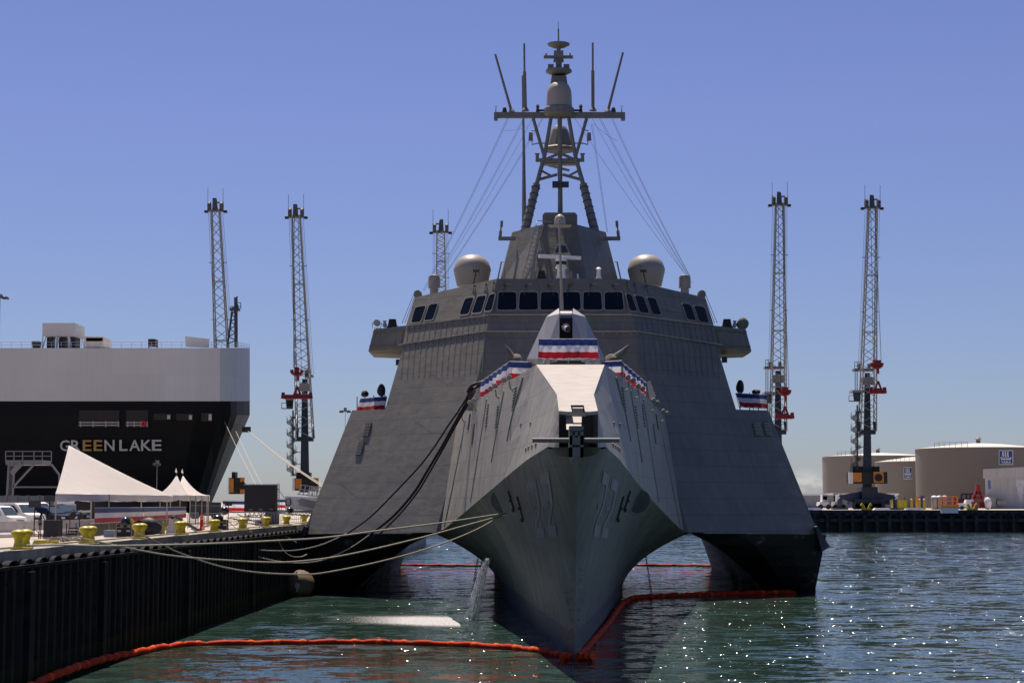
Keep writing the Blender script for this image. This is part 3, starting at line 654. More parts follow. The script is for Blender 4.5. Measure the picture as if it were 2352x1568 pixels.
# bridge wings
for sd_ in (-1, 1):
    Yw = P_(sd_, 350, 750).y + 0.1
    a, bq, c, d, e = S(sd_, 350, 747, Yw), S(sd_, 427, 756, Yw + 1.2), S(sd_, 440, 806, Yw + 1.0), S(sd_, 436, 811, Yw + 1.6), S(sd_, 362, 800, Yw + 0.1)
    dd = Vector((0, 3.2, 0)); mb = MB()
    mb.face([a, bq, c, e]); mb.face([e, c, d, S(sd_, 362, 814, Yw + 1.5)]); mb.face([S(sd_, 362, 814, Yw + 1.5), d, d + dd, S(sd_, 362, 814, Yw + 1.5) + dd])
    mb.face([bq, c, c + dd, bq + dd]); mb.face([c, d, d + dd, c + dd]); mb.face([a + dd, bq + dd, c + dd, e + dd])
    f1 = Vector((0, 0.08, 0)); mb.face([a, bq, bq + f1, a + f1]); mb.face([a + f1, bq + f1, c + f1, e + f1])
    bw = mb.build('bridge_wing', sup_grey, ship, recalc=False)
    mb = MB()
    p0 = lerp(a, e, 0.2); p1 = lerp(bq, c, 0.12); rib(mb, p0, p1); p0 = lerp(a, e, 0.9); p1 = lerp(bq, c, 0.78); rib(mb, p0, p1)
    for k in range(6):
        t = (k + .5) / 6; rib(mb, lerp(lerp(a, e, .2), lerp(bq, c, .12), t), lerp(lerp(a, e, .9), lerp(bq, c, .78), t), out=0.05, dz=0.04)
    mb.build('wing_stiffener', sup_grey, bw)
    mb = MB()
    l0, l1 = lerp(bq, c, .1) + Vector((-sd_ * .55, -.09, 0)), lerp(bq, c, .8) + Vector((-sd_ * .35, -.09, 0))
    for o_ in (0, .35): mb.bar(l0 + Vector((-sd_ * o_, 0, 0)), l1 + Vector((-sd_ * o_, 0, 0)), 0.035)
    for k in range(5): q = lerp(l0, l1, (k + .5) / 5); mb.bar(q, q + Vector((-sd_ * .35, 0, 0)), 0.03)
    mb.build('wing_ladder', dark, bw)
    # gear standing on the wing
    s0 = S(sd_, 420, 741, Yw + 2)
    if sd_ < 0:
        mb = MB(); mb.lathe(s0, [(0.02, -.22), (0.2, -.2), (0.24, 0), (0.2, .22), (0.02, .26)], 16, axis='Y'); mb.tube([s0 + Vector((-.3, 0, 0)), s0 + Vector((-.24, 0, -.35)), s0 + Vector((.24, 0, -.35)), s0 + Vector((.3, 0, 0))], .025, 6)
        mb.tube([s0 + Vector((0, 0, -.35)), s0 + Vector((0, 0, -.6))], .06, 8); mb.build('searchlight', steel, bw, smooth=True)
    else:
        mb = MB(); mb.blob(s0 + Vector((0, 0, -.05)), (.38, .35, .40), 5, .16); mb.build('covered_searchlight', canvas, bw, smooth=True)
    mb = MB(); p = S(sd_, 402, 745, Yw + 2); mb.tube([p + Vector((0, 0, -.2)), p], .08, 8).lathe(p, [(.14, -.1), (.14, .05), (.08, .06), (.08, .16), (.12, .17), (.12, .24)], 10); mb.build('compass_repeater', steel, bw, smooth=True)
    p = S(sd_, 384, 742, Yw + 2); MB().box(p, (.6, .5, .5), top=0.7).box(p + Vector((0, 0, -.25)), (.75, .6, .08)).build('gyro_box', black, bw)
# roof fittings
for sd_ in (-1, 1):
    p = S(sd_, 200, 657, 112); mb = MB()
    z_ = lambda v: S(sd_, 200, v, 112).z - p.z
    mb.lathe(p, [(0.98, 0), (1.0, 0.05), (1.22, z_(620.5)), (1.20, z_(616)), (1.08, z_(603)), (0.82, z_(593)), (0.45, z_(586.5)), (0.02, z_(584.6))], 28)
    mb.build('radome', dome_grey, ship, smooth=True)
    mb = MB(); q = P_(sd_, 202, 625 + 0); q = S(sd_, 198, 651, 109.5)
    mb.tube([q, q + Vector((-sd_ * .18, -.2, .75))], .04, 6)
    for o_ in (-.1, .1): mb.lathe(q + Vector((-sd_ * .18 + o_, -.2, .78)), [(.02, -.08), (.09, -.05), (.09, .05), (.02, .08)], 10, axis='Y')
    for o_ in (-.18, 0, .18): mb.bar(q + Vector((-sd_ * .18 + o_, -.2, .5)), q + Vector((-sd_ * .18 + o_, -.2, 1.1)), .025)
    mb.build('anemometer', dark, ship)
    p = S(sd_, 288, 668, 111); mb = MB(); mb.lathe(p, [(.28, -.3), (.26, .15), (.40, .2), (.38, .3), (.38, .85), (.33, .98), (.15, 1.04), (.02, 1.05)], 20)
    mb.build('small_radome', dome_grey, ship, smooth=True)
    p = S(sd_, 326, 676, 109.2); MB().lathe(p, [(.05, -.25), (.25, -.22), (.28, .1), (.2, .25), (.05, .28)], 10, axis='Y').build('corner_fairing', sup_grey, ship, smooth=True)
# mast tower
TW = lambda sd_, hx, v, Y: S(sd_, hx, v, Y)
mb = MB()
lo = [(-62, 643, 106.5), (62, 643, 106.5), (137, 640, 112), (137, 640, 117), (-137, 640, 117), (-137, 640, 112)]
hi = [(-41, 516, 108.5), (41, 516, 108.5), (107, 533, 112), (107, 533, 116), (-107, 533, 116), (-107, 533, 112)]
fp = lambda q: TW(1 if q[0] > 0 else -1, abs(q[0]), q[1], q[2])
lo = [fp(q) for q in lo]; hi = [fp(q) for q in hi]
lo = [Vector((p.x, p.y, p.z - 0.3)) for p in lo]
for i in range(6): mb.face([lo[i], lo[(i + 1) % 6], hi[(i + 1) % 6], hi[i]])
mb.face(hi)
tower = mb.build('mast_tower', sup_grey, ship)
MB().hexa([W(1246, 517, 110.5), W(1326, 517, 110.5), W(1326, 517, 112.5), W(1246, 517, 112.5), W(1246, 494, 110.5), W(1326, 494, 110.5), W(1326, 494, 112.5), W(1246, 494, 112.5)]).hexa([W(1246, 494, 110.5), W(1326, 494, 110.5), W(1326, 494, 112.5), W(1246, 494, 112.5), W(1251, 488, 110.5), W(1321, 488, 110.5), W(1321, 488, 112.5), W(1251, 488, 112.5)]).build('antenna_box', sup_grey, tower)
mb = MB()   # tower ladder
a, c = W(1232, 514, 108.0), W(1199, 640, 108.3)
for o_ in (0, .45): mb.bar(a + Vector((o_, 0, 0)), c + Vector((o_, 0, 0)), .045)
for k in range(13): q = lerp(a, c, (k + .5) / 13); mb.bar(q, q + Vector((.45, 0, 0)), .04)
mb.tube([a, a + Vector((.05, .3, .25)), a + Vector((1.0, .8, .25))], .03, 6)
mb.build('tower_ladder', trim, tower)
for sd_ in (-1, 1):
    mb = MB(); p = S(sd_, 100, 548, 111); q = S(sd_, 140, 548, 111); mb.bar(p, q, .3, .22)
    mb.tube([q + Vector((-sd_ * .1, 0, 0)), q + Vector((-sd_ * .15, 0, .5))], .10, 8); mb.tube([q + Vector((-sd_ * .15, 0, .5)), q + Vector((-sd_ * .2, 0, 1.0))], .05, 6); mb.tube([q + Vector((-sd_ * .2, 0, .75)), q + Vector((-sd_ * .22, 0, 1.15))], .09, 8)
    mb.build('side_antenna', mast_grey, tower, smooth=True)
    mb = MB(); p = S(sd_, 131, 636, 112); mb.tube([p + Vector((sd_ * .3, 0, -.2)), p + Vector((sd_ * .05, 0, 1.0)), p + Vector((-sd_ * .1, 0, 1.0))], .05, 6); mb.build('handrail', trim, tower)
# loudhailer, surface-search radar, roof bits
Yr = 105.5; mb = MB()
mb.hexa([W(1267, 587, Yr), W(1312, 587, Yr), W(1312, 587, Yr + 1.3), W(1267, 587, Yr + 1.3), W(1280, 559, Yr + .4), W(1300, 559, Yr + .4), W(1300, 559, Yr + 1.3), W(1280, 559, Yr + 1.3)])
o_ = mb.build('loudhailer', trim, tower)
MB().hexa([W(1274, 580, Yr - .02), W(1305, 580, Yr - .02), W(1305, 580, Yr + .1), W(1274, 580, Yr + .1), W(1282, 564, Yr + .2), W(1298, 564, Yr + .2), W(1298, 564, Yr + .4), W(1282, 564, Yr + .4)]).build('horn_mouth', dark, o_)
Yr = 104.8; mb = MB()
mb.bar(W(1238, 588, Yr - .4), W(1333, 593, Yr + .3), .30, .2)
rb = mb.build('radar_scanner', white, ship)
mb = MB(); p = W(1289, 640, Yr); hgt = W(1289, 592, Yr).z - p.z
mb.lathe(p, [(.32, 0), (.26, .3), (.24, hgt * .45), (.36, hgt * .5), (.30, hgt * .62), (.30, hgt * .66), (.22, hgt * .66), (.24, hgt * .8), (.34, hgt * .82), (.34, hgt * .97), (.1, hgt)], 16)
mb.build('scanner_pedestal', white, rb, smooth=True); MB().lathe(p, [(.335, hgt * .66), (.335, hgt * .82)], 16).build('scanner_motor', black, rb)
for (u, v, h_, r_, m_) in ((1242, 641, .9, .05, dark), (1290 + 22, 641, .5, .07, trim), (1327, 640, .3, .05, white), (1375, 640, .7, .12, white), (1162, 642, 1.1, .02, trim)):
    p = W(u, v, 105.2); MB().lathe(p, [(r_ * 1.6, 0), (r_, h_ * .3), (r_, h_ * .8), (r_ * 1.5, h_ * .85), (r_ * .5, h_)], 10).build('roof_sensor', m_, ship, smooth=True)
MB().box(W(1244, 633, 105.2), (.62, .4, .6), top=.55).build('gas_horn', black, ship)
# tripod mast ----------------------------------------------------------------
YM = 112.0
def wp(u, v, d=0): return W(u, v, YM + d)
for sg in (-1, 1):
    U = lambda u: u if sg < 0 else 2572 - u
    mb = MB(); mb.tube([wp(U(1206), 530, -1), wp(U(1232.5), 423, -.3)], [.29, .25], 10); mb.m = 1
    for k in range(7):
        t = (k + .4) / 7; q = lerp(wp(U(1206), 530, -1), wp(U(1232.5), 423, -.3), t); e = lerp(wp(U(1206), 530, -1), wp(U(1232.5), 423, -.3), t + .012); mb.tube([q, e], .31, 10)
    mb.m = 0; mb.tube([wp(U(1232.5), 423, -.3), wp(U(1251), 357), wp(U(1266), 268)], [.15, .13, .12], 10)
    mb.build('mast_leg', [mast_grey, dark], ship, smooth=True)
    MB().tube([wp(U(1250), 360), wp(U(1224), 270)], .11, 8).build('mast_strut', mast_grey, ship, smooth=True)
    # small antennas hanging off the legs
    mb = MB(); q = wp(U(1236), 329); mb.tube([q, wp(U(1222), 332), wp(U(1222), 324)], .05, 6); mb.tube([wp(U(1253), 329), q], .05, 6); mb.box(wp(U(1219), 314), (.30, .2, .52), top=.75); mb.tube([wp(U(1222), 302), wp(U(1222), 300), wp(U(1228), 299)], .04, 6)
    mb.build('panel_antenna', mast_grey, ship)
MB().tube([wp(1287, 520), wp(1286.5, 420), wp(1285.6, 262)], [.17, .15, .15], 10).build('mast_leg', mast_grey, ship, smooth=True, label='straight centre leg of the tripod mast')
mb = MB()
mb.bar(wp(1230, 368), wp(1342, 368), .18, .22); mb.bar(wp(1244, 376, 1), wp(1328, 376, 1), .8, .14)
mb.bar(wp(1240, 372), wp(1286, 352, -.2), .16); mb.bar(wp(1332, 372), wp(1286, 352, -.2), .16)
for sg in (-1, 1):
    U = lambda u: u if sg < 0 else 2572 - u
    mb.bar(wp(U(1236), 413), wp(1280 if sg < 0 else 1292, 401), .17); mb.bar(wp(U(1241), 391), wp(U(1264), 403), .13); mb.tube([wp(U(1234), 366), wp(U(1234), 355)], .11, 8); mb.box(wp(U(1234), 354), (.3, .3, .06))
mb.build('mast_brace', mast_grey, ship)
mb = MB(); mb.box(wp(1276, 424, -.2), (.42, .3, .4)); mb.box(wp(1299, 424, -.2), (.42, .3, .36)); mb.build('signal_lamp', dark, ship)
mb = MB(); mb.bar(wp(1260, 380, .5), wp(1284, 386, .5), .18, .14); mb.bar(wp(1288, 387, .5), wp(1308, 392, .5), .18, .14); mb.tube([wp(1285, 400, .5), wp(1285, 385, .5)], .14, 8); mb.build('nav_scanner', steel, ship)
# middle radome pyramid and upper radome
mb = MB(); p = wp(1286, 342, 1.6); mb.lathe(p, [(1.0, -.15), (1.15, 0), (.95, .12), (.55, 1.25), (.42, 1.45), (.2, 1.6), (.02, 1.65)], 10); mb.build('lower_radome', mast_grey, ship, smooth=False)
mb = MB(); mb.bar(wp(1137, 265), wp(1433, 265), .3, .36); mb.box(wp(1139, 268), (.25, .4, .5)); mb.box(wp(1431, 268), (.25, .4, .5)); yd_ = mb.build('yardarm', mast_grey, ship)
for u in (1140, 1430): MB().tube([wp(u, 272), wp(u, 277)], .07, 6).build('yard_light', dark, yd_)
for u in (1139, 1428): MB().tube([wp(u, 258), wp(u, 250)], .03, 6).tube([wp(u - 2.5, 243), wp(u, 250), wp(u + 2.5, 243)], .02, 5).build('wind_sensor', dark, yd_)
for u in (1159, 1409): MB().lathe(wp(u, 258), [(.16, 0), (.16, .08), (.12, .25), (.08, .32), (.02, .35)], 10).build('yard_lamp', dark, yd_)
for u in (1235, 1334): MB().lathe(wp(u, 252), [(.13, -.2), (.1, 0), (.08, .1), (.13, .22), (.05, .35)], 8).bar(wp(u - (3 if u < 1286 else -3), 254), wp(1255 if u < 1286 else 1316, 254), .12).build('signal_light', dark, yd_)
p = wp(1284.5, 264, -.3); zz = lambda v: wp(1284.5, v, -.3).z - p.z
MB().lathe(p, [(.82, -.1), (.98, 0), (.97, zz(250)), (.85, zz(246))], 14).build('radome_base', mast_grey, ship)
MB().lathe(p, [(.84, zz(249)), (.81, zz(215)), (.76, zz(206)), (.62, zz(196)), (.36, zz(190)), (.02, zz(188))], 26).build('upper_radome', dome_grey, ship, smooth=True)
MB().hexa([wp(1264, 198, .5), wp(1304, 198, .5), wp(1304, 198, 1.3), wp(1264, 198, 1.3), wp(1267, 174, .5), wp(1301, 174, .5), wp(1301, 174, 1.3), wp(1267, 174, 1.3)]).build('mast_fairing', mast_grey, ship)
mb = MB(); p = wp(1283.5, 172, .9); mb.lathe(p, [(.25, 0), (.6, .05), (.86, .18), (.86, .30), (.2, .32), (.2, 1.4)], 24); mb.build('mast_platform', mast_grey, ship, smooth=True)
for u in (1265, 1301):
    MB().box(wp(u, 155, .6), (.42, .4, .36), top=.85).bar(wp(u - 3, 160, .4), wp(u - 3, 150, .4), .05).build('camera_housing', mast_grey, ship)
mb = MB(); mb.bar(wp(1249, 131.5, .9), wp(1316, 131.5, .9), .2, .18); mb.box(wp(1283, 127, .9), (.62, .5, .5)); mb.box(wp(1283, 139, .9), (.7, .5, .16), top=.8); mb.tube([wp(1283, 160, .9), wp(1283, 135, .9)], .19, 10); cb_ = mb.build('mast_crossbar', mast_grey, ship)
mb = MB()
for u in (1254.5, 1309.5): mb.lathe(wp(u, 128.5, .9), [(.05, 0), (.055, .14), (.03, .18)], 8)
mb.build('obstruction_light', red_lamp, cb_)
mb = MB(); p = wp(1283, 106, .9); mb.lathe(p, [(.12, -.6), (.14, -.15), (.45, -.08), (.72, .06), (.74, .14), (.4, .22), (.05, .25)], 28); mb.tube([p + Vector((0, 0, .2)), wp(1282.5, 67, .9)], .05, 6); mb.tube([wp(1282.5, 67, .9), wp(1282, 50, .9)], .02, 5); mb.build('disc_antenna', mast_grey, ship, smooth=True)
for (a, c, j, r_) in (((1204, 100.5), (1207, 254), (1204.7, 165), .085), ((1361.4, 98.6), (1362, 254), (1361.6, 163), .085), ((1137.4, 125), (1175.3, 258), None, .07), ((1430.8, 121), (1395.5, 258), None, .07)):
    mb = MB()
    if j: mb.tube([wp(*c), wp(*j)], r_ * 1.25, 8); mb.tube([wp(*j), wp(*a)], r_ * .75, 8)
    else: mb.tube([wp(*c), wp(*a)], [r_ * 1.3, r_], 8)
    mb.lathe(wp(*c), [(.26, -.02), (.2, .1), (.12, .2)], 10); mb.build('whip_antenna', mast_grey, ship, smooth=True)
MB().tube([wp(1204, 520, 3), wp(1203, 330, 3), wp(1200, 174, 3)], [.16, .09, .05], 8).build('whip_antenna', mast_grey, ship, smooth=True)
mb = MB()
def wire(mb, a, c, sag=0.0, r=.010, n_=1):
    if sag == 0: mb.tube([a, c], r, 5, cap=False)
    else: mb.tube([lerp(a, c, t / 10) + Vector((0, 0, -sag * 4 * (t / 10) * (1 - t / 10))) for t in range(11)], r, 5, cap=False)
ends = W(972, 668, 111)
for (u, u2, v2) in ((1165, 972, 666), (1168, 974, 668), (1202, 985, 664), (1205, 987, 666), (1224, 989, 664), (1245, 1001, 660), (1248, 1003, 660)): wire(mb, wp(u, 272), W(u2, v2, 110), .25)
for (u, u2, v2) in ((1404, 1583, 633), (1407, 1585, 634), (1376, 1579, 632), (1380, 1581, 632), (1360, 1576, 633), (1320, 1590, 650)): wire(mb, wp(u, 272), W(u2, v2, 110), .25)
for (u, u2, v2) in ((1358, 1394, 533), (1361, 1396, 533)): wire(mb, wp(u, 285), W(u2, v2, 112), 0)
wire(mb, wp(1156, 300), wp(1212, 290), .1); wire(mb, wp(1364, 285), wp(1418, 324), .1)
mb.build('signal_halyard', mat('halyard', (0.12, 0.12, 0.16), 0.7), ship)
for sg in (-1, 1): # guy wires beyond bridge roof down to the wings
    MB().tube([S(sg, 332, 668, 110), S(sg, 362, 742, 110)], .02, 5).tube([S(sg, 328, 668, 110), S(sg, 356, 742, 110)], .02, 5).build('guy_wire', steel, ship)
# deck gun -------------------------------------------------------------------
G = lambda u, v, d=0: W(u, v, 75 + d)
mb = MB()
for sg in (-1, 1):
    U = lambda u: 1300 + sg * (1300 - u)
    pk, sh, bs = G(U(1283.6), 707.6, 1.3), G(U(1254.8), 727.3, .6), G(U(1210.6), 823.5, 1.2)
    fi, fb, fo = G(U(1285), 720, .3), G(U(1285), 824, -.6), G(U(1247), 824, -.4)
    pb, sb, bb = pk + Vector((0, 1.6, -.2)), sh + Vector((0, 2.4, 0)), bs + Vector((0, 2.4, 0))
    mb.face([fi, sh, fo, fb]); mb.face([fi, pk, sh]); mb.face([sh, bs, fo]); mb.face([pk, sh, sb, pb]); mb.face([sh, bs, bb, sb]); mb.m = 1; mb.face([fi, pk, pb, fb + Vector((0, 2.4, 0)), fb]); mb.m = 0; mb.face([fo, bs, bb, fb + Vector((0, 2.4, 0)), fb])
    q = G(U(1219), 836, 1.4); mb.face([bs, fo, G(U(1247), 836, -.1), q]); mb.face([bs, q, q + Vector((0, 2, 0)), bb])
gun = mb.build('gun_turret', [turret_grey, black], ship, recalc=False)
mb = MB(); mb.tube([G(1300, 733, 1.6) + Vector((-.26, 0, 0)), G(1300, 733, 1.6) + Vector((.26, 0, 0))], .36, 20); mb.build('gun_cradle', turret_grey, gun, smooth=True)
MB().box(G(1300, 775, 1.1), (.60, .2, 1.7)).build('gun_slot', black, gun)  # black slab, like the black slot sides, paints in the recess shade
mb = MB(); p = G(1299.5, 752, 0); mb.tube([p + Vector((0, 1.6, .1)), p + Vector((0, -.2, 0))], .16, 14); mb.tube([p + Vector((0, -.2, -.03)), p + Vector((0, -2.9, -.35))], [.1, .075], 12); mb.build('gun_barrel', turret_grey, gun, smooth=True)
MB().lathe(p + Vector((0, -2.9, -.35)), [(.075, -.02), (.105, -.06), (.105, .25), (.075, .27)], 12, axis='Y').build('muzzle', dark, gun)
# jackstaff and deck machine guns under covers
mb = MB(); a = W(1284, 512, 84); c = W(1294, 790, 84); mb.tube([c, a], [.09, .045], 8); mb.lathe(a, [(.07, -.05), (.07, .12), (.02, .2)], 8); mb.build('jackstaff', trim, ship, smooth=True)
mb = MB(); q = W(1284, 540, 83.4); mb.hexa([W(1263, 523, 106.2), W(1309, 523, 106.2), W(1309, 523, 107.6), W(1263, 523, 107.6), W(1258, 516, 106), W(1314, 516, 106), W(1314, 516, 107.6), W(1258, 516, 107.6)]); mb.build('sensor_shelf', trim, tower)
MB().lathe(W(1286, 517, 106.7), [(.34, 0), (.34, .35), (.26, .55), (.1, .66), (.01, .68)], 16).build('tower_dome', dome_grey, tower, smooth=True)
for sd_, pts_ in ((-1, [(1176, 828), (1168, 806), (1158, 791)]), (1, [(1412, 826), (1432, 806), (1446, 792)])):
    mb = MB(); P3 = [W(u, v, 78) for u, v in pts_]; mb.tube([P3[0], P3[1], P3[2]], [.26, .12, .05], 8)
    q = W(1185 if sd_ < 0 else 1405, 826, 78); mb.blob(q + Vector((0, 0, -.05)), (.32, .3, .32), 3, .3)
    mb.build('covered_machine_gun', canvas, ship, smooth=True)
for sd_, bits in ((-1, [(876, 896, 9.5, 15), (838, 904, 9, 8)]), (1, [(1700, 888, 9.5, 16), (1737, 900, 11, 6)])):
    for k, (u, v, rx, rz) in enumerate(bits):
        p = W(u, v, 110); MB().blob(p, (rx * PX(110), .3, rz * PX(110)), 11 + k + sd_, .15).build('covered_launcher', mat('black_tarp', (0.02, 0.022, 0.024), 0.8), ship, smooth=True)
# side louvres
LV = {-1: [[(470, 945), (565, 945), (505, 1155), (415, 1155)], [(355, 1240), (445, 1240), (390, 1450), (300, 1450)]]}
for sd_ in (-1, 1):
    quads = [[(775.2 + a * .14648, 832.6 + c * .14648) for a, c in q] for q in LV[-1]] if sd_ < 0 else None
    if sd_ > 0: quads = [[(1435.6 + a * .3662, 861.3 + c * .3662) for a, c in q] for q in ([(803, 300), (845, 300), (860, 380), (822, 380)], [(868, 297), (908, 297), (923, 380), (888, 380)])]
    for q in quads:
        c4 = [P_(sd_, abs(1290 - u), v) for u, v in q]; nn = Vector((sn.x * sd_, sn.y, sn.z)); ctr = sum(c4, Vector()) / 4
        b_ = MB(); b_.face([p + nn * .02 for p in rounded([ctr + (p - ctr) * 1.08 for p in c4], .15)]); lo_ = b_.build('louvre', dark, ship)
        b_ = MB()
        for k in range(9):
            t = (k + .5) / 9; b_.bar(lerp(c4[0], c4[3], t) + nn * .05, lerp(c4[1], c4[2], t) + nn * .05, .10, .05)
        b_.build('louvre_slat', trim, lo_)
for sd_, u, v in ((-1, 915, 832), (1, 1664, 826)):
    MB().box(W(u, v, 109.5), (.3, .4, .35)).build('side_light', dark, ship)
# platform railing posts and small floods
for sd_, pts_ in ((-1, [(820, 947), (838, 946), (858, 944), (884, 942)]), (1, [(1700, 936), (1722, 938), (1742, 939), (1764, 940)])):
    mb = MB()
    for (u, v) in pts_: p = W(u, v, 109.5); mb.tube([p + Vector((0, 0, -.35)), p + Vector((0, 0, 1.0))], .035, 6)
    mb.bar(W(pts_[0][0], pts_[0][1] - 3, 109.5), W(pts_[-1][0], pts_[-1][1] - 3, 109.5), .04); mb.build('platform_rail', trim, ship)
    p = W(852 if sd_ < 0 else 1728, 953, 108); MB().box(p, (.5, .3, .12)).lathe(p + Vector((.35, 0, -.05)), [(.02, -.2), (.2, -.15), (.22, .1), (.05, .2)], 12, axis='Y').build('flood_lamp', trim, ship, smooth=True)
# bow line chocks at the shell edge (white canvas wind dodgers)
for sd_, Q in ((-1, [(1105, 874), (1090, 882), (1078, 915), (1062, 940), (1088, 945), (1104, 908)]), (1, [(1486, 878), (1493, 872), (1506, 908), (1502, 925), (1492, 915)])):
    mb = MB(); mb.face([W(u, v, 92) for u, v in Q]); mb.face([W(u, v, 92.05) for u, v in Q][::-1]); mb.build('wind_dodger', mat('dodger_canvas', (0.36, 0.34, 0.31), 0.8, var=0.3, scale=3), ship, recalc=False)

# ================================================================== BUNTING (red, white and blue)
def bunting(name, label, TL, TR, BL, BR, n_=24, wav=0.04, posts=True, group='red, white and blue bunting on the warship', fr=(0.03, 0.34, 0.66, 0.97), scal=0.0, cat='bunting', mats=None):
    TL, TR, BL, BR = map(Vector, (TL, TR, BL, BR)); out = (TR - TL).cross(BL - TL).normalized()
    if out.y > 0: out = -out
    rt = thing(name, label, cat, tuple((BL + BR) / 2), group)
    mb = MB(); rows = []
    fs = (0.0,) + fr + (1.0,)
    def pt(s_, t_):
        p = lerp(lerp(TL, TR, s_), lerp(BL, BR, s_), t_)
        w_ = math.sin(s_ * n_ * 1.7) * wav * (0.4 + t_) + math.sin(s_ * 9 + 2) * wav * 1.2 * t_
        dz = -abs(math.sin(s_ * math.pi * 6)) * scal if scal else 0
        return p + out * w_ + Vector((0, 0, dz * (1 - t_ * .5)))
    for bnd, mi in ((0, 1), (1, 0), (2, 1), (3, 2), (4, 1)):
        a, c = fs[bnd], fs[bnd + 1]; mb.m = mi
        mb.grid([[pt(i / n_ * 1.0, lerp(a, c, q / 3)) for i in range(n_ + 1)] for q in range(4)])
    o = mb.build('cloth', mats or [blue_cloth, white_cloth, red_cloth], rt, smooth=True, recalc=False)
    if posts:
        f = MB(); f.tube([TL - out * .05, TR - out * .05], .022, 6)
        f.tube([BL - out * .05, BR - out * .05], .018, 6)
        k = max(2, int((TR - TL).length / 1.2))
        for i in range(k + 1): a = lerp(TL, TR, i / k); c = lerp(BL, BR, i / k); f.tube([a - out * .06, c - out * .06 + Vector((0, 0, -.15))], .022, 6)
        f.build('rail', steel, rt)
    return rt
bunting('bunting', 'wide striped bunting across the bow rail in front of the gun turret', W(1238.8, 777.5, 69.2), W(1371.5, 777.5, 69.2), W(1236, 824, 69), W(1375, 824, 69), wav=.03)
bunting('bunting', 'short striped bunting facing forward just left of the gun turret', W(1169.5, 829, 77), W(1221, 831, 76), W(1168, 871, 77), W(1221, 874, 76), n_=10, wav=.02)
bunting('bunting', 'short striped bunting facing forward just right of the gun turret', W(1382, 830, 76), W(1429, 827, 77), W(1380, 870, 76), W(1430, 869, 77), n_=10, wav=.02)
bunting('bunting', 'long striped bunting running aft along the left bow rail', W(1105, 874, 90), W(1169, 829, 77), W(1105, 913, 90), W(1168, 872, 77), wav=.06, scal=.07)
bunting('bunting', 'long striped bunting running aft along the right bow rail', W(1429, 829, 77), W(1485, 877, 90), W(1430, 868, 77), W(1485, 908, 90), wav=.06, scal=.07)
bunting('bunting', 'small striped bunting on the left side platform under the bridge wing', W(828, 914.6, 108.5), W(888.7, 909.5, 108.5), W(817.7, 945, 108), W(881.4, 940, 108), n_=14, wav=.03)
bunting('bunting', 'small striped bunting on the right side platform under the bridge wing', W(1690, 902, 108.5), W(1760.7, 906, 108.5), W(1700, 934, 108), W(1763, 937.5, 108), n_=14, wav=.03)
# base frame under the front bunting
mb = MB()
for u in (1240, 1258, 1350, 1372): mb.span(W(u - 4, 838, 68.6), W(u + 4, 826, 69.3))
mb.tube([W(1236, 826, 68.8), W(1376, 826, 68.8)], .03, 6); mb.tube([W(1250, 832, 68.8), W(1280, 828, 68.8)], .04, 6); mb.tube([W(1335, 828, 68.8), W(1362, 832, 68.8)], .04, 6)
mb.build('bow_rail_base', steel, ship)
MB().span(W(1262, 837, 69.4), W(1345, 827, 70)).build('hatch_coaming', dark, ship)

# ================================================================== FLOATING BOOMS
def float_boom(name, label, px, r, step, bulge=1.15):
    P = catmull([q if isinstance(q, Vector) else WZ(q[0], q[1], 0.02) for q in px], 40)
    # resample
    L_ = [0.0]
    for a, c in zip(P, P[1:]): L_.append(L_[-1] + (c - a).length)
    tot = L_[-1]; rt = thing(name, label, 'floating boom', tuple(P[0]))
    def at(s_):
        s_ = max(0, min(tot, s_)); i = 0
        lo_, hi_ = 0, len(L_) - 1
        while hi_ - lo_ > 1:
            m_ = (lo_ + hi_) // 2
            if L_[m_] <= s_: lo_ = m_
            else: hi_ = m_
        t = (s_ - L_[lo_]) / max(1e-6, L_[hi_] - L_[lo_]); return lerp(P[lo_], P[hi_], t)
    ns = int(tot / 0.14); pts_ = []; rr = []; lum = random.Random(3)
    ph = 0
    for i in range(ns + 1):
        s_ = i * tot / ns; q = at(s_); c = (s_ / step - .5) % 1.0
        k = 1.0 - 0.38 * math.exp(-((min(c, 1 - c)) / 0.05) ** 2) + 0.05 * math.sin(s_ * 7.0)
        pts_.append(q + Vector((0.03 * math.sin(s_ * 2.1), 0.03 * math.sin(s_ * 1.7), 0.02 * math.sin(s_ * 3.3) + 0.05))); rr.append(r * k)
    MB().tube(pts_, rr, 10).build('float_tube', boom_m, rt, smooth=True)
    s_ = 0.0
    while s_ < tot:
        e = min(tot, s_ + step * .28); qs = [at(lerp(s_, e, q / 3)) for q in range(4)]; MB().tube([q + Vector((0, 0, .055)) for q in qs], [r * .8, r * 1.08, r * 1.08, r * .8], 10).build('float_collar', boom_d, rt, smooth=True); s_ += step
    return rt
float_boom('floating_boom', 'orange-red floating boom curving from the quay to the bow of the warship', [QP(.32, 48, .05), QP(.32, 52, .17), QP(.32, 55, .22), QP(.34, 58.6, .20), QP(.4, 62.6, .08), (420, 1483), (600, 1479), (830, 1477), (1000, 1481), (1150, 1488), (1260, 1500), (1318, 1515)], 0.125, 1.0)
float_boom('floating_boom', 'dark red floating boom from the bow back along the right side to the outrigger', [(1322, 1512), (1345, 1493), (1372, 1462), (1400, 1430), (1418, 1402), (1435, 1384), (1470, 1372), (1600, 1366), (1740, 1362), (1872, 1359)], 0.13, 0.9)
float_boom('floating_boom', 'thin red floating boom far behind, seen between the hulls', [(760, 1296), (945, 1298), (1130, 1300), (1290, 1300), (1460, 1298), (1640, 1300), (1760, 1301)], 0.10, 1.6)
mb = MB(); p = WZ(1322, 1512, 0.05)
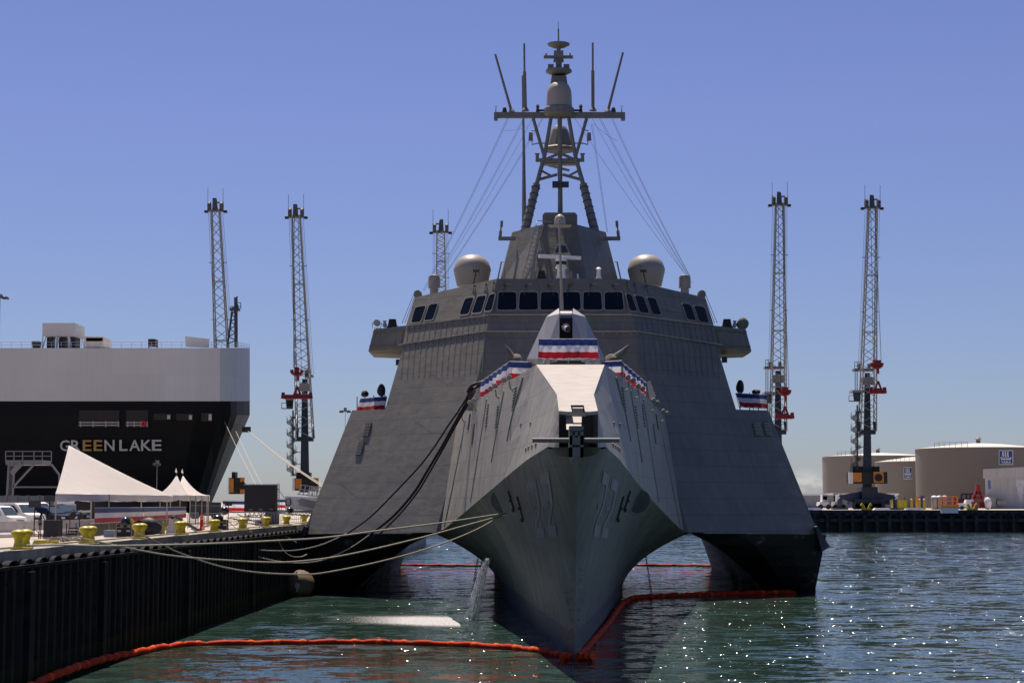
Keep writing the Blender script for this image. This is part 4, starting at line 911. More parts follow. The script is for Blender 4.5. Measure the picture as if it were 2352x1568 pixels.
for k in range(5): mb.tube([p + Vector((-.5 + .22 * k, -.1 + .06 * k, .02)), p + Vector((-.2 + .2 * k, .1 - .1 * k, .12))], .13, 10)
props(mb.build('boom_coupling', boom_d, smooth=True), 'bunched red end of the floating boom right under the stem of the warship', 'boom end')

# ================================================================== FENDER, CHAINS, OUTFALL
fd = thing('pneumatic_fender', 'large round tan-topped fender floating between the quay and the left outrigger', 'fender', (WZ(684, 1350).x, 106, 0))
mb = MB(); c = Vector((W(684, 1332, 103).x, 104, .62)); mb.lathe(c, [(.25, -1.5), (.55, -1.35), (.8, -1.0), (.88, 0), (.8, 1.0), (.55, 1.35), (.25, 1.5)], 24, axis='Y'); mb.build('fender_body', fender_m, fd, smooth=True)
MB().lathe(c + Vector((0, -1.5, 0)), [(.1, -.12), (.16, -.05), (.2, .1)], 12, axis='Y').tube([c + Vector((0, -1.55, -.05)), c + Vector((.05, -1.65, -.35))], .05, 6).build('end_fitting', trim, fd, smooth=True)
for k, (a, c_, Yc, lb) in enumerate((((1100, 1270), (1081, 1362), 102, 'left'), ((1110, 1272), (1092, 1350), 103, 'left'), ((1483, 1275), (1499, 1345), 103, 'right'))):
    p = W(*a, Yc); q = W(*c_, Yc); q.z = -.3; mb = MB(); nl = int((p - q).length / .16)
    for i in range(nl):
        t = i / nl; m_ = lerp(p, q, t); d_ = (q - p).normalized() * .11
        w_ = Vector((.05, 0, 0)) if i % 2 else Vector((0, .05, 0)); mb.tube([m_ - d_, m_ - d_ * .5 + w_, m_ + d_ * .5 + w_, m_ + d_, m_ + d_ * .5 - w_, m_ - d_ * .5 - w_, m_ - d_], .028, 5, cap=False)
    props(mb.build('anchor_chain', dark), ('dark chain hanging under the hull beside the falling water, left of the stem', 'second thinner chain just right of the first, left of the stem', 'dark chain hanging under the hull to the right of the stem')[k], 'chain', 'chains hanging under the main hull')
spray = bpy.data.materials.new('falling_water'); spray.use_nodes = True; n = spray.node_tree.nodes; l = spray.node_tree.links
b = n['Principled BSDF']; b.inputs['Base Color'].default_value = (0.62, 0.66, 0.70, 1); b.inputs['Roughness'].default_value = 0.35
t = n.new('ShaderNodeTexCoord'); mpn = n.new('ShaderNodeMapping'); mpn.inputs['Scale'].default_value = (9, 9, 2.2); l.new(t.outputs['Object'], mpn.inputs[0])
q_ = n.new('ShaderNodeTexNoise'); q_.inputs['Scale'].default_value = 1; q_.inputs['Detail'].default_value = 6; l.new(mpn.outputs[0], q_.inputs[0])
mr = n.new('ShaderNodeMapRange'); mr.inputs[1].default_value = .42; mr.inputs[2].default_value = .62; mr.inputs[4].default_value = .85; l.new(q_.outputs[0], mr.inputs[0]); l.new(mr.outputs[0], b.inputs['Alpha'])
p0 = W(1122, 1284, 81.5); p1 = WZ(1083, 1421, 0)
mb = MB(); pts_ = [Vector((lerp(p0.x, p1.x, (i / 8)), lerp(p0.y, p1.y, i / 8), p0.z * (1 - (i / 8) ** 1.35))) for i in range(9)]
for k in range(5): mb.tube([q + Vector((math.sin(k * 2.1) * .10, math.cos(k * 1.7) * .10, 0)) * (0.5 + i * .16) for i, q in enumerate(pts_)], [.07 + .014 * i for i in range(9)], 8)
rg = random.Random(5)
for k in range(260):
    i = rg.random(); q = Vector((lerp(p0.x, p1.x, i), lerp(p0.y, p1.y, i), p0.z * (1 - i ** 1.35))); sp_ = .05 + .28 * i
    mb.box(q + Vector((rg.gauss(0, sp_), rg.gauss(0, sp_), rg.gauss(0, .05))), (.03, .03, rg.uniform(.03, .12)))
props(mb.build('outfall', spray, smooth=True), 'white stream of water falling from the left side of the main hull', 'waterfall')
glare_foam = bpy.data.materials.new('glare_foam'); glare_foam.use_nodes = True; n = glare_foam.node_tree.nodes; l = glare_foam.node_tree.links  # white noise sheet: sun glare on foamy water put into the colour
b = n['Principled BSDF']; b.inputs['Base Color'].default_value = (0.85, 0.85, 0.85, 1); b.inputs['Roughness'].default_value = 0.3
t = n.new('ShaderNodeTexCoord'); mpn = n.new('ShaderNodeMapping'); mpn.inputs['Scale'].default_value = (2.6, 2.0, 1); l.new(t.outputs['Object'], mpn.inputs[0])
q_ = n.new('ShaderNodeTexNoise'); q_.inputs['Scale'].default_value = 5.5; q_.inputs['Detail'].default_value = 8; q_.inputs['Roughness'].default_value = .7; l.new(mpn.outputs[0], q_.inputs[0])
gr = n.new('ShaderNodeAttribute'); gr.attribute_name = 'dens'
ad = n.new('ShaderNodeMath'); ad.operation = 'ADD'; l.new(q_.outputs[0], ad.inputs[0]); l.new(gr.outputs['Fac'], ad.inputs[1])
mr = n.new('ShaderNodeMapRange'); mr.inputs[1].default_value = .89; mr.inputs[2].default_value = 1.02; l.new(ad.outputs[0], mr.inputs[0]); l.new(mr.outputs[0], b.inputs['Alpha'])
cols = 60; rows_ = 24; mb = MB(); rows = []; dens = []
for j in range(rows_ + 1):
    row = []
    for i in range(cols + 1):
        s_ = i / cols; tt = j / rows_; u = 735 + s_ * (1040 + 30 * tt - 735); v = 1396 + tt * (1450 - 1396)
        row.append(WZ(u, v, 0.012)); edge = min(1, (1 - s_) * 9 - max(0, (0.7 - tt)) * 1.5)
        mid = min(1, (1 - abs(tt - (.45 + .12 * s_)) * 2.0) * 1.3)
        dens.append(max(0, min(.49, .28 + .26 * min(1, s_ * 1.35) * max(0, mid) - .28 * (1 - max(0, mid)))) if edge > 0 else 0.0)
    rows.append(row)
mb.grid(rows); fo = mb.build('glare_foam', glare_foam, recalc=False)
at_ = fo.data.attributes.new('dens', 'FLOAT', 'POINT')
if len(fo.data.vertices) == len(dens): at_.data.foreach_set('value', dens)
props(fo, kind='stuff', label='sun glare painted as a white sheet over foamy water left of the falling water')

# ================================================================== MOORING LINES
def rope(name, label, px, y0, y1, r=.032, m_=None, group='pale mooring ropes from the quay to the warship', cat='rope'):
    L_ = [0.0]
    for a, c in zip(px, px[1:]): L_.append(L_[-1] + math.hypot(c[0] - a[0], c[1] - a[1]))
    P = [W(u, v, lerp(y0, y1, s_ / L_[-1])) for (u, v), s_ in zip(px, L_)]
    C_ = catmull(P, 8); mb = MB(); mb.tube(C_, r, 7)
    return props(mb.build(name, m_ or rope_m, smooth=True), label, cat, group)
rope('mooring_rope', 'uppermost pale mooring rope from the nearest bollard pair to the bow', [(60, 1252), (150, 1251), (254, 1253), (476, 1248), (631, 1241), (746, 1234), (881.6, 1216.5), (1022, 1199), (1178.5, 1175.4)], 51.5, 77)
rope('mooring_rope', 'middle pale mooring rope from the second bollard pair to the bow', [(192, 1236), (286, 1256), (381, 1273.5), (476, 1283), (603, 1290), (682, 1288.7), (788, 1275), (944, 1240), (1081, 1203), (1155, 1183)], 59.5, 79)
rope('mooring_rope', 'lowest sagging pale mooring rope from the third bollard pair to the bow', [(318, 1224), (370, 1248), (413, 1269), (508, 1300.5), (603, 1315), (698, 1318), (749, 1314), (866, 1290.6), (983, 1259), (1081, 1222), (1151, 1185)], 67.5, 79)
rope('mooring_rope', 'thin rope sagging below the upper black hawser towards the quay fenders', [(524, 1246), (560, 1256), (603, 1263), (666, 1264), (710, 1258), (750, 1246), (798, 1224)], 92, 94, .03)
rope('mooring_rope', 'thin rope sagging under the paired black hawsers, ending by the quay', [(527, 1254), (560, 1268), (603, 1281), (650, 1290), (698, 1292), (749, 1283), (807, 1256), (851, 1226)], 92, 94, .03)
rope('mooring_rope', 'faint slack rope looping in front of the left outrigger', [(640, 1240), (650, 1262), (668, 1276), (690, 1278), (705, 1272)], 98, 102, .025)
hw = mat('hawser_black', (0.006, 0.006, 0.007), 0.7)
g3 = 'black hawsers from the left bow rail to the quay'
rope('hawser', 'upper single black hawser sweeping down from the left bow rail', [(1088, 884), (1080, 900), (1055, 940), (1030, 976), (998, 1025), (963.6, 1070), (905, 1132.5), (850, 1187), (797, 1225)], 91, 94, .05, hw, g3, 'hawser')
rope('hawser', 'thick lower black hawser sweeping down from the left bow rail', [(1090, 892), (1074, 920), (1042, 976), (1015, 1025), (983, 1078), (952, 1128.5), (905, 1183), (850, 1227)], 91, 94, .075, hw, g3, 'hawser')
rope('hawser', 'second strand just under the thick black hawser, splitting from it low down', [(1092, 896), (1076, 926), (1045, 980), (1018, 1030), (988, 1082), (960, 1128), (920, 1178), (872, 1226)], 91.2, 94.2, .05, hw, g3, 'hawser')
mb = MB(); mb.tube(catmull([W(1108, 876, 91), W(1100, 880, 90.8), W(1090, 882, 90.6), W(1080, 890, 90.6), W(1074, 902, 90.6)], 6), .09, 8); mb.tube(catmull([W(1108, 884, 91), W(1096, 888, 90.8), W(1082, 898, 90.6), W(1072, 916, 90.6)], 6), .09, 8)
props(mb.build('hawser_loop', hw, smooth=True), 'black hawser loops bundled over the left bow rail beside the bunting', 'hawser')
rope('shore_cable', 'thick black shore cable running down across the quay edge', [(395, 1188), (405, 1187), (422, 1199), (450, 1214), (476, 1228), (500, 1240), (524, 1250)], 78, 92, .07, black, 'shore cables over the quay edge', 'cable')
rope('shore_cable', 'thinner grey cable just below the thick black shore cable', [(440, 1214), (465, 1228), (490, 1245), (508, 1250)], 80, 91, .035, steel, 'shore cables over the quay edge', 'cable')
rope('shore_cable', 'pale blue hose hanging over the quay edge by the seventh bollard pair', [(607, 1202), (622, 1212), (640, 1224), (652, 1230), (668, 1238), (680, 1245)], 99, 104, .05, mat('hose_blue', (0.25, 0.32, 0.42), 0.5), 'shore cables over the quay edge', 'hose')
rope('shore_cable', 'short black cable slanting over the quay edge between bollards', [(596, 1212), (615, 1224), (635, 1234)], 97, 101, .05, black, 'shore cables over the quay edge', 'cable')
rope('shore_cable', 'thin line slanting down from the sixth bollard pair', [(560, 1206), (585, 1222), (610, 1234)], 92, 97, .025, rope_m, 'shore cables over the quay edge', 'cable')
rope('mooring_rope', 'nearly level thin rope above the cap beam to the last bollards', [(545, 1218), (620, 1210), (690, 1200), (715, 1196)], 91, 112, .025)

# ================================================================== CAR CARRIER SHIP
GY = 250.0; g_ = lambda u, v, d=0: W(u, v, GY + d)
cs = thing('cargo_ship', 'huge white and black car carrier ship moored beyond the left quay', 'cargo ship', (g_(250, 1150).x, GY, 0))
def back2(p, d): return Vector((p.x, p.y + d, p.z))
edgeU = [(-900, 0), (200, 0), (450, 0), (505, .6), (530, 2.4), (544, 5.5), (560, 12), (573.7, 22)]
mb = MB()
mb.grid([[g_(u, v, d) if d == 0 or k else g_(u, v, d) for (u, d) in edgeU] for k, v in enumerate((799, 860, 921))])
mb.face([g_(-900, 799), g_(450, 799), g_(544, 799, 5.5), g_(573.7, 799, 22), g_(573.7, 799, 40), g_(-900, 799, 40)])
up = mb.build('upper_side', gl_white, cs, recalc=False)
bowl = [(-900, 0), (200, 0), (450, 0), (505, .6), (530, 2.4), (544, 5.5), (560, 12), (573.7, 22)]
low = [(-900, 0), (160, 1.5), (400, 4), (436, 8), (452, 12), (459, 16), (463, 20), (466, 24)]
mb = MB(); mb.grid([[g_(u, 921, d) for u, d in bowl], [g_(u, 953, d) for u, d in bowl]] + [[lerp(g_(a[0], 953, a[1]), g_(c[0], 1200, c[1]), t ** 1.0) for a, c in zip(bowl, low)] for t in (.25, .5, .75, 1)])
for fi_, f_ in enumerate(mb.f):
    if fi_ // 7 >= 1 and fi_ % 7 >= 5: mb.mi[fi_] = 1
mb.build('lower_side', [gl_black, mat('bow_grey', (0.17, 0.155, 0.13), 0.7)], cs, recalc=False)  # bow faces past the crease get a grey tone
for k, (a, c, v0_, v1_) in enumerate(((181, 274, 942, 980), (289.5, 340, 942, 980), (353, 393, 950, 964), (405, 443, 950, 965), (462, 488, 948, 967))):
    mb = MB(); mb.span(g_(a, v1_, -.05), g_(c, v0_, 0)); op_ = mb.build('mooring_opening', mat('opening_shade', (0.022, 0.019, 0.015), 0.8), cs)
    mb = MB()
    if k < 2:
        for v in (970, 976): mb.bar(g_(a, v, -.15), g_(c, v, -.15), .14)
        for q in range(4): u = lerp(a + 4, c - 2, q / 3); mb.bar(g_(u, 980, -.15), g_(u, 967, -.15), .14)
    else: mb.span(g_(c - 9, v1_ - 2, -.12), g_(c - 2, v0_ + 3, -.06))
    mb.build('opening_rail', gl_let, op_)
mb = MB(); mb.tube([g_(330 + 4.5 * math.cos(a * math.pi / 6), 973 + 4.5 * math.sin(a * math.pi / 6), -.3) for a in range(13)], .16, 6); mb.build('lifebuoy', red_lamp, cs, smooth=True)
for k, (ch, u0, u1, mm) in enumerate((('G', 137.8, 160, gl_let), ('R', 163, 185, gl_let), ('E', 190, 210, gl_rust), ('E', 215, 235, gl_rust), ('N', 240, 263, gl_let), ('L', 274, 293, gl_let), ('A', 297, 322, gl_let), ('K', 324, 348, gl_let), ('E', 349, 371, gl_let))):
    mb = MB(); tl = lerp(1010.5, 1009.6, 0)
    put_text(mb, ch, 2, lambda x, y, z: g_(lerp(u0, u1, x), lerp(1036 - 1.5 * (u0 / 372), 1011 - 1.5 * (u0 / 372), y), -.12 + .0 - z * 2), bold=.03)
    mb.build('name_letter', mm, cs, recalc=False)
mb = MB(); zt = 786
for v in (785.5, 792): mb.bar(g_(-100, v, .8), g_(505, v, 1.4), .04); mb.bar(g_(505, v, 1.4), g_(544, v, 6.2), .04); mb.bar(g_(544, v + .5, 6.2), g_(573, v + 5, 22), .04)
for k in range(24): u = -20 + k * 23; mb.bar(g_(u, 800, .9), g_(u, 785.5, .9), .05)
for k in range(9): t = k / 8; mb.bar(lerp(g_(544, 800, 6.2), g_(573, 806, 22), t), lerp(g_(544, 786, 6.2), g_(573, 791, 22), t), .05)
mb.build('railing', mat('rail_pale', (0.45, 0.47, 0.52), 0.6), cs)
vb = MB(); vb.span(g_(97, 772, 2), g_(195, 751, 8))
for u in (98, 194): vb.bar(g_(u, 772, 2), g_(u, 799, 2), .14); vb.bar(g_(u + (8 if u < 150 else -8), 772, 2), g_(u, 799, 2), .14)
vb.bar(g_(130, 772, 2), g_(130, 799, 2), .25); vb.bar(g_(136, 772, 2), g_(130, 799, 2), .14); vb.bar(g_(158, 772, 2), g_(158, 799, 2), .25)
vh = vb.build('vent_house', gl_white, cs)
mb = MB()
for a, c in ((107, 127), (134.5, 156.6), (161, 184.6)): mb.span(g_(a, 799, 3), g_(c, 772, 6))
mb.build('vent_trunk', mat('vent_dark', (0.03, 0.035, 0.04), .7), vh)
MB().span(g_(195, 798, 4), g_(254, 780, 9)).box(g_(222, 781, 5), (2.6, 2, .5)).build('deck_house', cream, cs)
MB().span(g_(340, 794, 2), g_(363, 781, 4)).bar(g_(342, 800, 2), g_(342, 794, 2), .15).bar(g_(361, 800, 2), g_(361, 794, 2), .15).build('raft_box', black, cs)
MB().hexa([g_(426, 796, 2), g_(480, 798, 2), g_(480, 798, 5), g_(426, 796, 5), g_(425, 772, 2), g_(481, 778, 2), g_(481, 778, 5), g_(425, 772, 5)]).build('deck_locker', gl_white, cs)
MB().box(g_(84, 792, 2), (.9, .9, 1.0), top=1.3).build('vent_cowl', mat('vent_dark', (0, 0, 0)), cs)
mb = MB(); a = g_(528, 797, 10); c = g_(538, 712, 10); d = g_(542, 797, 12); e = g_(541, 712, 10)
mb.tube([d, g_(541.5, 682, 10)], .28, 6); mb.tube([g_(522, 797, 10), g_(533, 715, 10)], .16, 6)
for k in range(5): v = 790 - k * 17; mb.bar(g_(523 + k * 2.3, v, 10), g_(541.6, v - 9, 10), .14); mb.bar(g_(541.6, v - 9, 10), g_(525 + k * 2.3, v - 17, 10), .14)
mb.span(g_(527, 713, 9.5), g_(552, 709, 11)); mb.span(g_(540, 708, 9.8), g_(548, 700, 10.5)); mb.bar(g_(527, 704, 10), g_(554, 704, 10), .1); mb.bar(g_(553, 709, 10), g_(553, 695, 10), .1); mb.bar(g_(541, 695, 10), g_(553, 695, 10), .1); mb.bar(g_(541, 684, 10), g_(546, 681, 10), .18)
mb.build('foremast', crane_dark, cs)
for k, (a, c, y0, y1) in enumerate((((563, 984), (742, 1118), GY + 10, 170), ((566, 986), (742, 1114), GY + 12, 172), ((512, 960), (588, 1113), GY + 6, 175), ((535, 975), (601, 1112), GY + 6, 175))):
    P = [W(lerp(a[0], c[0], t / 12), lerp(a[1], c[1], t / 12) + math.sin(math.pi * t / 12) * (6 if k < 2 else 3), lerp(y0, y1, t / 12)) for t in range(13)]
    props(MB().tube(P, .05 if k < 2 else .035, 6).build('ship_line', rope_m), ('upper long pale line from the bow of the car carrier down to the right', 'lower long pale line from the bow of the car carrier, beside its twin', 'steep dark line left of its twin, falling from the car carrier bow', 'steep dark line falling from the car carrier bow toward the black screen')[(1, 0, 2, 3)[k]], 'rope', 'mooring lines of the car carrier')
MB().box(g_(566, 986, 11), (1.2, 1, .8)).build('fairlead', dark, cs)

# ================================================================== HARBOUR CRANES
def crane(label, top, bot, wt, wb, Yt, Yb, u0=None, cab=None, stair=None, plat=None, hook=None, spread=None, house=None, ground=True, lines=True, flip=False):
    base = W(u0 or bot[0], 1170, Yb); rt = thing('harbour_crane', label, 'crane', (base.x, Yb, FZ), 'tall mobile harbour cranes')
    q = lambda u, v, d=0: W(u, v, Yb + d); m = PX(Yb); Pt = W(*top, Yt); Pb = W(*bot, Yb)
    fd = -1 if not flip else 1
    # boom lattice
    mb = MB(); N = 26; C4 = [(-1, -1), (1, -1), (1, 1), (-1, 1)]
    def cn_(t, c): w_ = lerp(wb, wt, min(1, t * 1.05)) * m / 2; p = lerp(Pb, Pt, t); return p + Vector((c[0] * w_, c[1] * w_ * .9, 0))
    for c in C4: mb.bar(cn_(0, c), cn_(1, c), .22)
    for i in range(N):
        for a, c in ((0, 1), (2, 3), (1, 2), (3, 0)):
            t0, t1 = (i / N, (i + 1) / N); A_, B_ = (C4[a], C4[c]) if i % 2 else (C4[c], C4[a]); mb.bar(cn_(t0, A_), cn_(t1, B_), .11)
    for t in (.2, .45, .7):
        for a in range(4): mb.bar(cn_(t, C4[a]), cn_(t, C4[(a + 1) % 4]), .13)
    mb.build('boom', crane_grey, rt)
    # head
    z = lambda u, v: W(top[0] + u, top[1] + v, Yt); hd = MB()
    hd.span(z(-18, 4) + Vector((0, -.6, 0)), z(18, -1) + Vector((0, .6, 0)))
    for s_ in (-1, 1):
        hd.lathe(z(s_ * 14, -8), [(.75, -.3), (.9, -.2), (.9, .2), (.75, .3)], 12, axis='X'); hd.bar(z(s_ * 17, 0), z(s_ * 17, -18), .22)
        hd.span(z(s_ * 18, 3), z(s_ * 26, 1) + Vector((0, .4, 0)))
    f_ = -1 if flip else 1
    hd.bar(z(-3 * f_, 0), z(-2 * f_, -27), .7, .4); hd.bar(z(3 * f_, 0), z(1 * f_, -24), .35); hd.bar(z(0, -16), z(11 * f_, -17), .25); hd.bar(z(11 * f_, -17), z(12 * f_, -6), .25)
    hh = hd.build('boom_head', mat('crane_head', (0.10, 0.10, 0.095), .6), rt)
    lp = MB()
    for s_ in (-1, 1): lp.span(z(s_ * 22 - 4, 6), z(s_ * 22 + 4, 2) + Vector((0, .8, 0)))
    lp.build('head_lamp', black, rt)
    an = MB()
    for s_ in (-1, 1): an.tube([z(s_ * 17.5, -10), z(s_ * 17.5, -50)], .05, 5)
    an.build('lightning_rod', steel, hh)
    if lines:
        ln = MB(); vb_ = (plat or (0, 840))[1]
        for s_ in (-1, 1):
            for k in (13, 16.5): ln.tube([z(s_ * k, 2), W(bot[0] + s_ * (k + 4) - 1, min(vb_ + 6, 1100), Yb - 4)], .03, 5, cap=False)
        for t_ in (.22, .46):
            for s_ in (-1, 1): p = lerp(Pt, Pb, t_); ln.bar(p + Vector((s_ * wt * m * .6, 0, 0)), p + Vector((s_ * 20 * m, 0, 0)), .12)
        ln.build('hoist_rope', mat('rope_steel', (0.16, 0.17, 0.21), .6), rt)
    if house:
        ha, hb, hv0, hv1 = house; MB().span(q(ha + 2, hv1, -3), q(hb - 1, hv0 + 1, 1)).span(q(ha + 8, hv0 + 1, -1), q(hb - 16, hv0 - 12, 2)).build('machine_house', mat('house_dark', (0.035, 0.035, 0.035), .6, spec=.2), rt)
        w_ = hb - ha; pn = MB(); pn.span(q(hb - w_ * .28, hv1 - 2, -3.4), q(hb, hv0, -3.05)); pn.build('side_panel', orange, rt); MB().span(q(ha + w_ * .1, hv1 - 4, -3.4), q(ha + w_ * .35, hv0 + 2, -3.05)).build('side_panel', orange, rt); pn = MB()
        pn.lathe(q(hb - w_ * .14, (hv0 + hv1) / 2, -3.5), [(.75, -.05), (.75, .05)], 16, axis='Y'); pn.build('fan_opening', black, rt); MB().span(q(ha - 1, hv1, -3.5), q(ha + w_ * .09, hv0 + 1, -3.1)).build('end_panel', white, rt)
    if u0:
        # column
        zt_ = (plat[1] if plat else 860); mb = MB()
        mb.hexa([q(u0 - 11, 1130, -1.2), q(u0 + 11, 1130, -1.2), q(u0 + 11, 1130, 1.5), q(u0 - 11, 1130, 1.5), q(u0 - 6, zt_ + 8, -.8), q(u0 + 6, zt_ + 8, -.8), q(u0 + 6, zt_ + 8, .8), q(u0 - 6, zt_ + 8, .8)])
        mb.bar(q(bot[0] - wb * .5, bot[1] + 2, -.5), q(bot[0] + wb * .5, bot[1] + 2, -.5), 1.4, .9); mb.bar(q(bot[0] - wb * .5, bot[1], -1.2), q(bot[0] - wb * .45, bot[1] - 22, -1.2), .5); mb.bar(q(bot[0] + wb * .5, bot[1], -1.2), q(bot[0] + wb * .45, bot[1] - 22, -1.2), .5)
        mb.build('column', crane_dark, rt)
    if stair:
        su, sv0, sv1 = stair; mb = MB(); mb.tube([q(su, sv1, -1), q(su, sv0, -1)], .16, 6)
        nt = int((sv1 - sv0) / 27)
        for k in range(nt * 14):
            a = k * 2 * math.pi / 14; v = sv1 - 27 * k / 14; c = q(su - 3, v, -1); e = c + Vector((math.cos(a) * 1.0, math.sin(a) * 1.0, 0)); mb.bar(c, e, .45, .12)
            if k % 2 == 0: mb.bar(e, e + Vector((0, 0, 1.1)), .07)
        for k in range(nt + 1): v = sv1 - 27 * k; mb.bar(q(su - 6, v, -1), q(u0, v, -1), .7, .12)
        mb.build('spiral_stair', mat('stair_grey', (0.09, 0.09, 0.09), .6), rt)
    if cab:
        cu, cv = cab; mb = MB(); mb.hexa([q(cu - 7, cv + 12, -3), q(cu + 8, cv + 12, -3), q(cu + 8, cv + 12, 0), q(cu - 7, cv + 12, 0), q(cu - 9, cv - 9, -3.4), q(cu + 9, cv - 9, -3.4), q(cu + 9, cv - 9, 0), q(cu - 9, cv - 9, 0)])
        mb.m = 1; mb.span(q(cu - 10, cv - 9, -3.5), q(cu + 10, cv - 12, 0)); mb.m = 2; mb.span(q(cu - 6, cv + 6, -3.45), q(cu + 7, cv - 6, -3.1)); mb.m = 1
        mb.bar(q(cu - 18, cv + 11, -2), q(cu - 8, cv + 11, -2), .8, .2); mb.bar(q(cu - 18, cv + 11, -2), q(cu - 18, cv - 2, -2), .12); mb.bar(q(cu - 18, cv - 2, -2), q(cu - 8, cv - 2, -2), .12)
        mb.build('cabin', [mat('cabin_dark', (.06, .06, .05), .5), crane_grey, mat('cab_glass', (.01, .03, .025), .1)], rt)
    if plat:
        pu, pv = plat; mb = MB(); mb.span(q(pu - 12, pv + 3, -1.5), q(pu + 28 if pu < (u0 or pu) else pu + 8, pv, 1)); mb.lathe(q(pu - 1, pv - 8, -1), [(.6, -.25), (.6, .25)], 12, axis='X'); mb.lathe(q((u0 or pu) + 4, pv - 8, -1), [(.6, -.25), (.6, .25)], 12, axis='X')
        for du in (-12, -6, 0): mb.bar(q(pu + du, pv, -1.5), q(pu + du, pv - 17, -1.5), .1)
        for dv_ in (0, 8, 17): mb.bar(q(pu - 12, pv - dv_, -1.5), q(pu, pv - dv_, -1.5), .1)
        for du in (-11, -6): mb.bar(q(pu + du, pv + 60, -1), q(pu + du, pv, -1), .12)
        for k in range(12): mb.bar(q(pu - 11, pv + 5 * k, -1), q(pu - 6, pv + 5 * k, -1), .08)
        mb.build('mast_platform', mat('plat_grey', (0.13, 0.13, 0.13), .6), rt)
        MB().span(q(u0 - 13, pv + 36, -1.6), q(u0 + 13, pv + 18, -1.2)).build('name_plate', crane_grey, rt)
    if hook:
        hu, hv = hook; mb = MB(); mb.span(q(hu - 6, hv + 3, -8.5), q(hu + 6, hv - 8, -7)); mb.tube(catmull([q(hu - 12, hv - 3, -8), q(hu - 10, hv + 4, -8), q(hu, hv + 8, -8), q(hu + 10, hv + 4, -8), q(hu + 12, hv - 3, -8)], 4), .35, 6); mb.tube([q(hu + 2, hv + 8, -8), q(hu + 3, hv + 22, -8)], .25, 6)
        mb.build('hook_block', red_steel, rt, smooth=False)
        ln = MB()
        for du in (-8, 10): ln.tube([z(du * .5, 0), q(hu + du, hv - 6, -8)], .05, 5)
        ln.build('hook_rope', dark, rt)
    if spread:
        su, sv, sw_ = spread; mb = MB(); mb.bar(q(su - sw_, sv + 2, -8), q(su + sw_, sv + 2, -8), 1.2, .8); mb.tube([q(su - 8, sv, -8), q(su + 1, sv - 22, -8)], .2, 6); mb.tube([q(su + 9, sv, -8), q(su + 1, sv - 22, -8)], .2, 6); mb.span(q(su - 6, sv + 2, -8.5), q(su + 8, sv - 5, -7.5))
        for s_ in (-1, 1): mb.bar(q(su + s_ * sw_, sv + 6, -8), q(su + s_ * (sw_ - 2), sv - 8, -8), .6)
        mb.build('spreader', red_steel, rt)
    if ground and u0:
        mb = MB()
        for s_ in (-1, 1):
            for dy in (-5, 5): mb.hexa([q(u0 + s_ * 8, 1160, dy * .2), q(u0 + s_ * 66, 1144, dy), q(u0 + s_ * 66, 1144, dy + 1.2), q(u0 + s_ * 8, 1160, dy * .2 + 1.5), q(u0 + s_ * 8, 1127, dy * .2), q(u0 + s_ * 66, 1137, dy), q(u0 + s_ * 66, 1137, dy + 1.2), q(u0 + s_ * 8, 1127, dy * .2 + 1.5)]); mb.tube([q(u0 + s_ * 64, 1141, dy), Vector((q(u0 + s_ * 64, 1141, dy).x, Yb + dy, FZ + .3))], .4, 8); mb.box(Vector((q(u0 + s_ * 64, 1141, dy).x, Yb + dy, FZ + .16)), (3.0, 2, .3))
        mb.build('outrigger', mat('crane_blue', (0.03, 0.045, 0.075), .5), rt)
        mb = MB(); mb.span(q(u0 - 30, 1158, -3), q(u0 + 34, 1146, 4)); mb.span(q(u0 - 12, 1150, -2), q(u0 + 12, 1118, 3))
        for k in range(9): mb.lathe(q(u0 - 28 + k * 7.5, 1161, -3.4) , [(.7, -.4), (.7, .4)], 12, axis='Y')
        mb.build('undercarriage', crane_dark, rt)
        st_ = MB()
        for s_ in (-1, 1): 
            for k in range(2): st_.bar(q(u0 + s_ * 67 - 3, 1146 - k * 6, -5.3), q(u0 + s_ * 67 + 3, 1141 - k * 6, -5.3), .3)
        st_.build('hazard_stripe', white, rt)
    return rt
crane('crane rising left above the car carrier, its boom leaning right', (495, 482), (519, 1020), 17, 38, 330, 345, house=(524, 562, 1096, 1134), ground=False)
crane('crane second from the left with a red spreader, beside the left outrigger', (680, 496), (701, 1006), 17, 38, 330, 345, u0=700, cab=(665, 927), stair=(673, 942, 1092), plat=(712, 862), hook=(682, 852), spread=(682, 909, 33), house=(672, 732, 1097, 1126), ground=False)
crane('crane showing only its boom top, behind the left radome of the warship', (1012, 531), (1014, 760), 17, 24, 350, 360, ground=False, lines=True, flip=True)
crane('crane just right of the warship, its base hidden behind the hull', (1791, 468), (1787, 990), 17, 36, 330, 345, u0=1787, cab=(1766, 914), plat=(1770, 843), hook=(1802, 898), spread=(1802, 955, 19), ground=False)
crane('rightmost crane standing complete on the far dock before the storage tanks', (2004, 475), (1992, 990), 17, 36, 330, 345, u0=1992, cab=(1968, 910), stair=(1969, 930, 1080), plat=(1975, 848), hook=(2014, 836), spread=(2016, 897, 17), house=(1951, 2029, 1083, 1110))

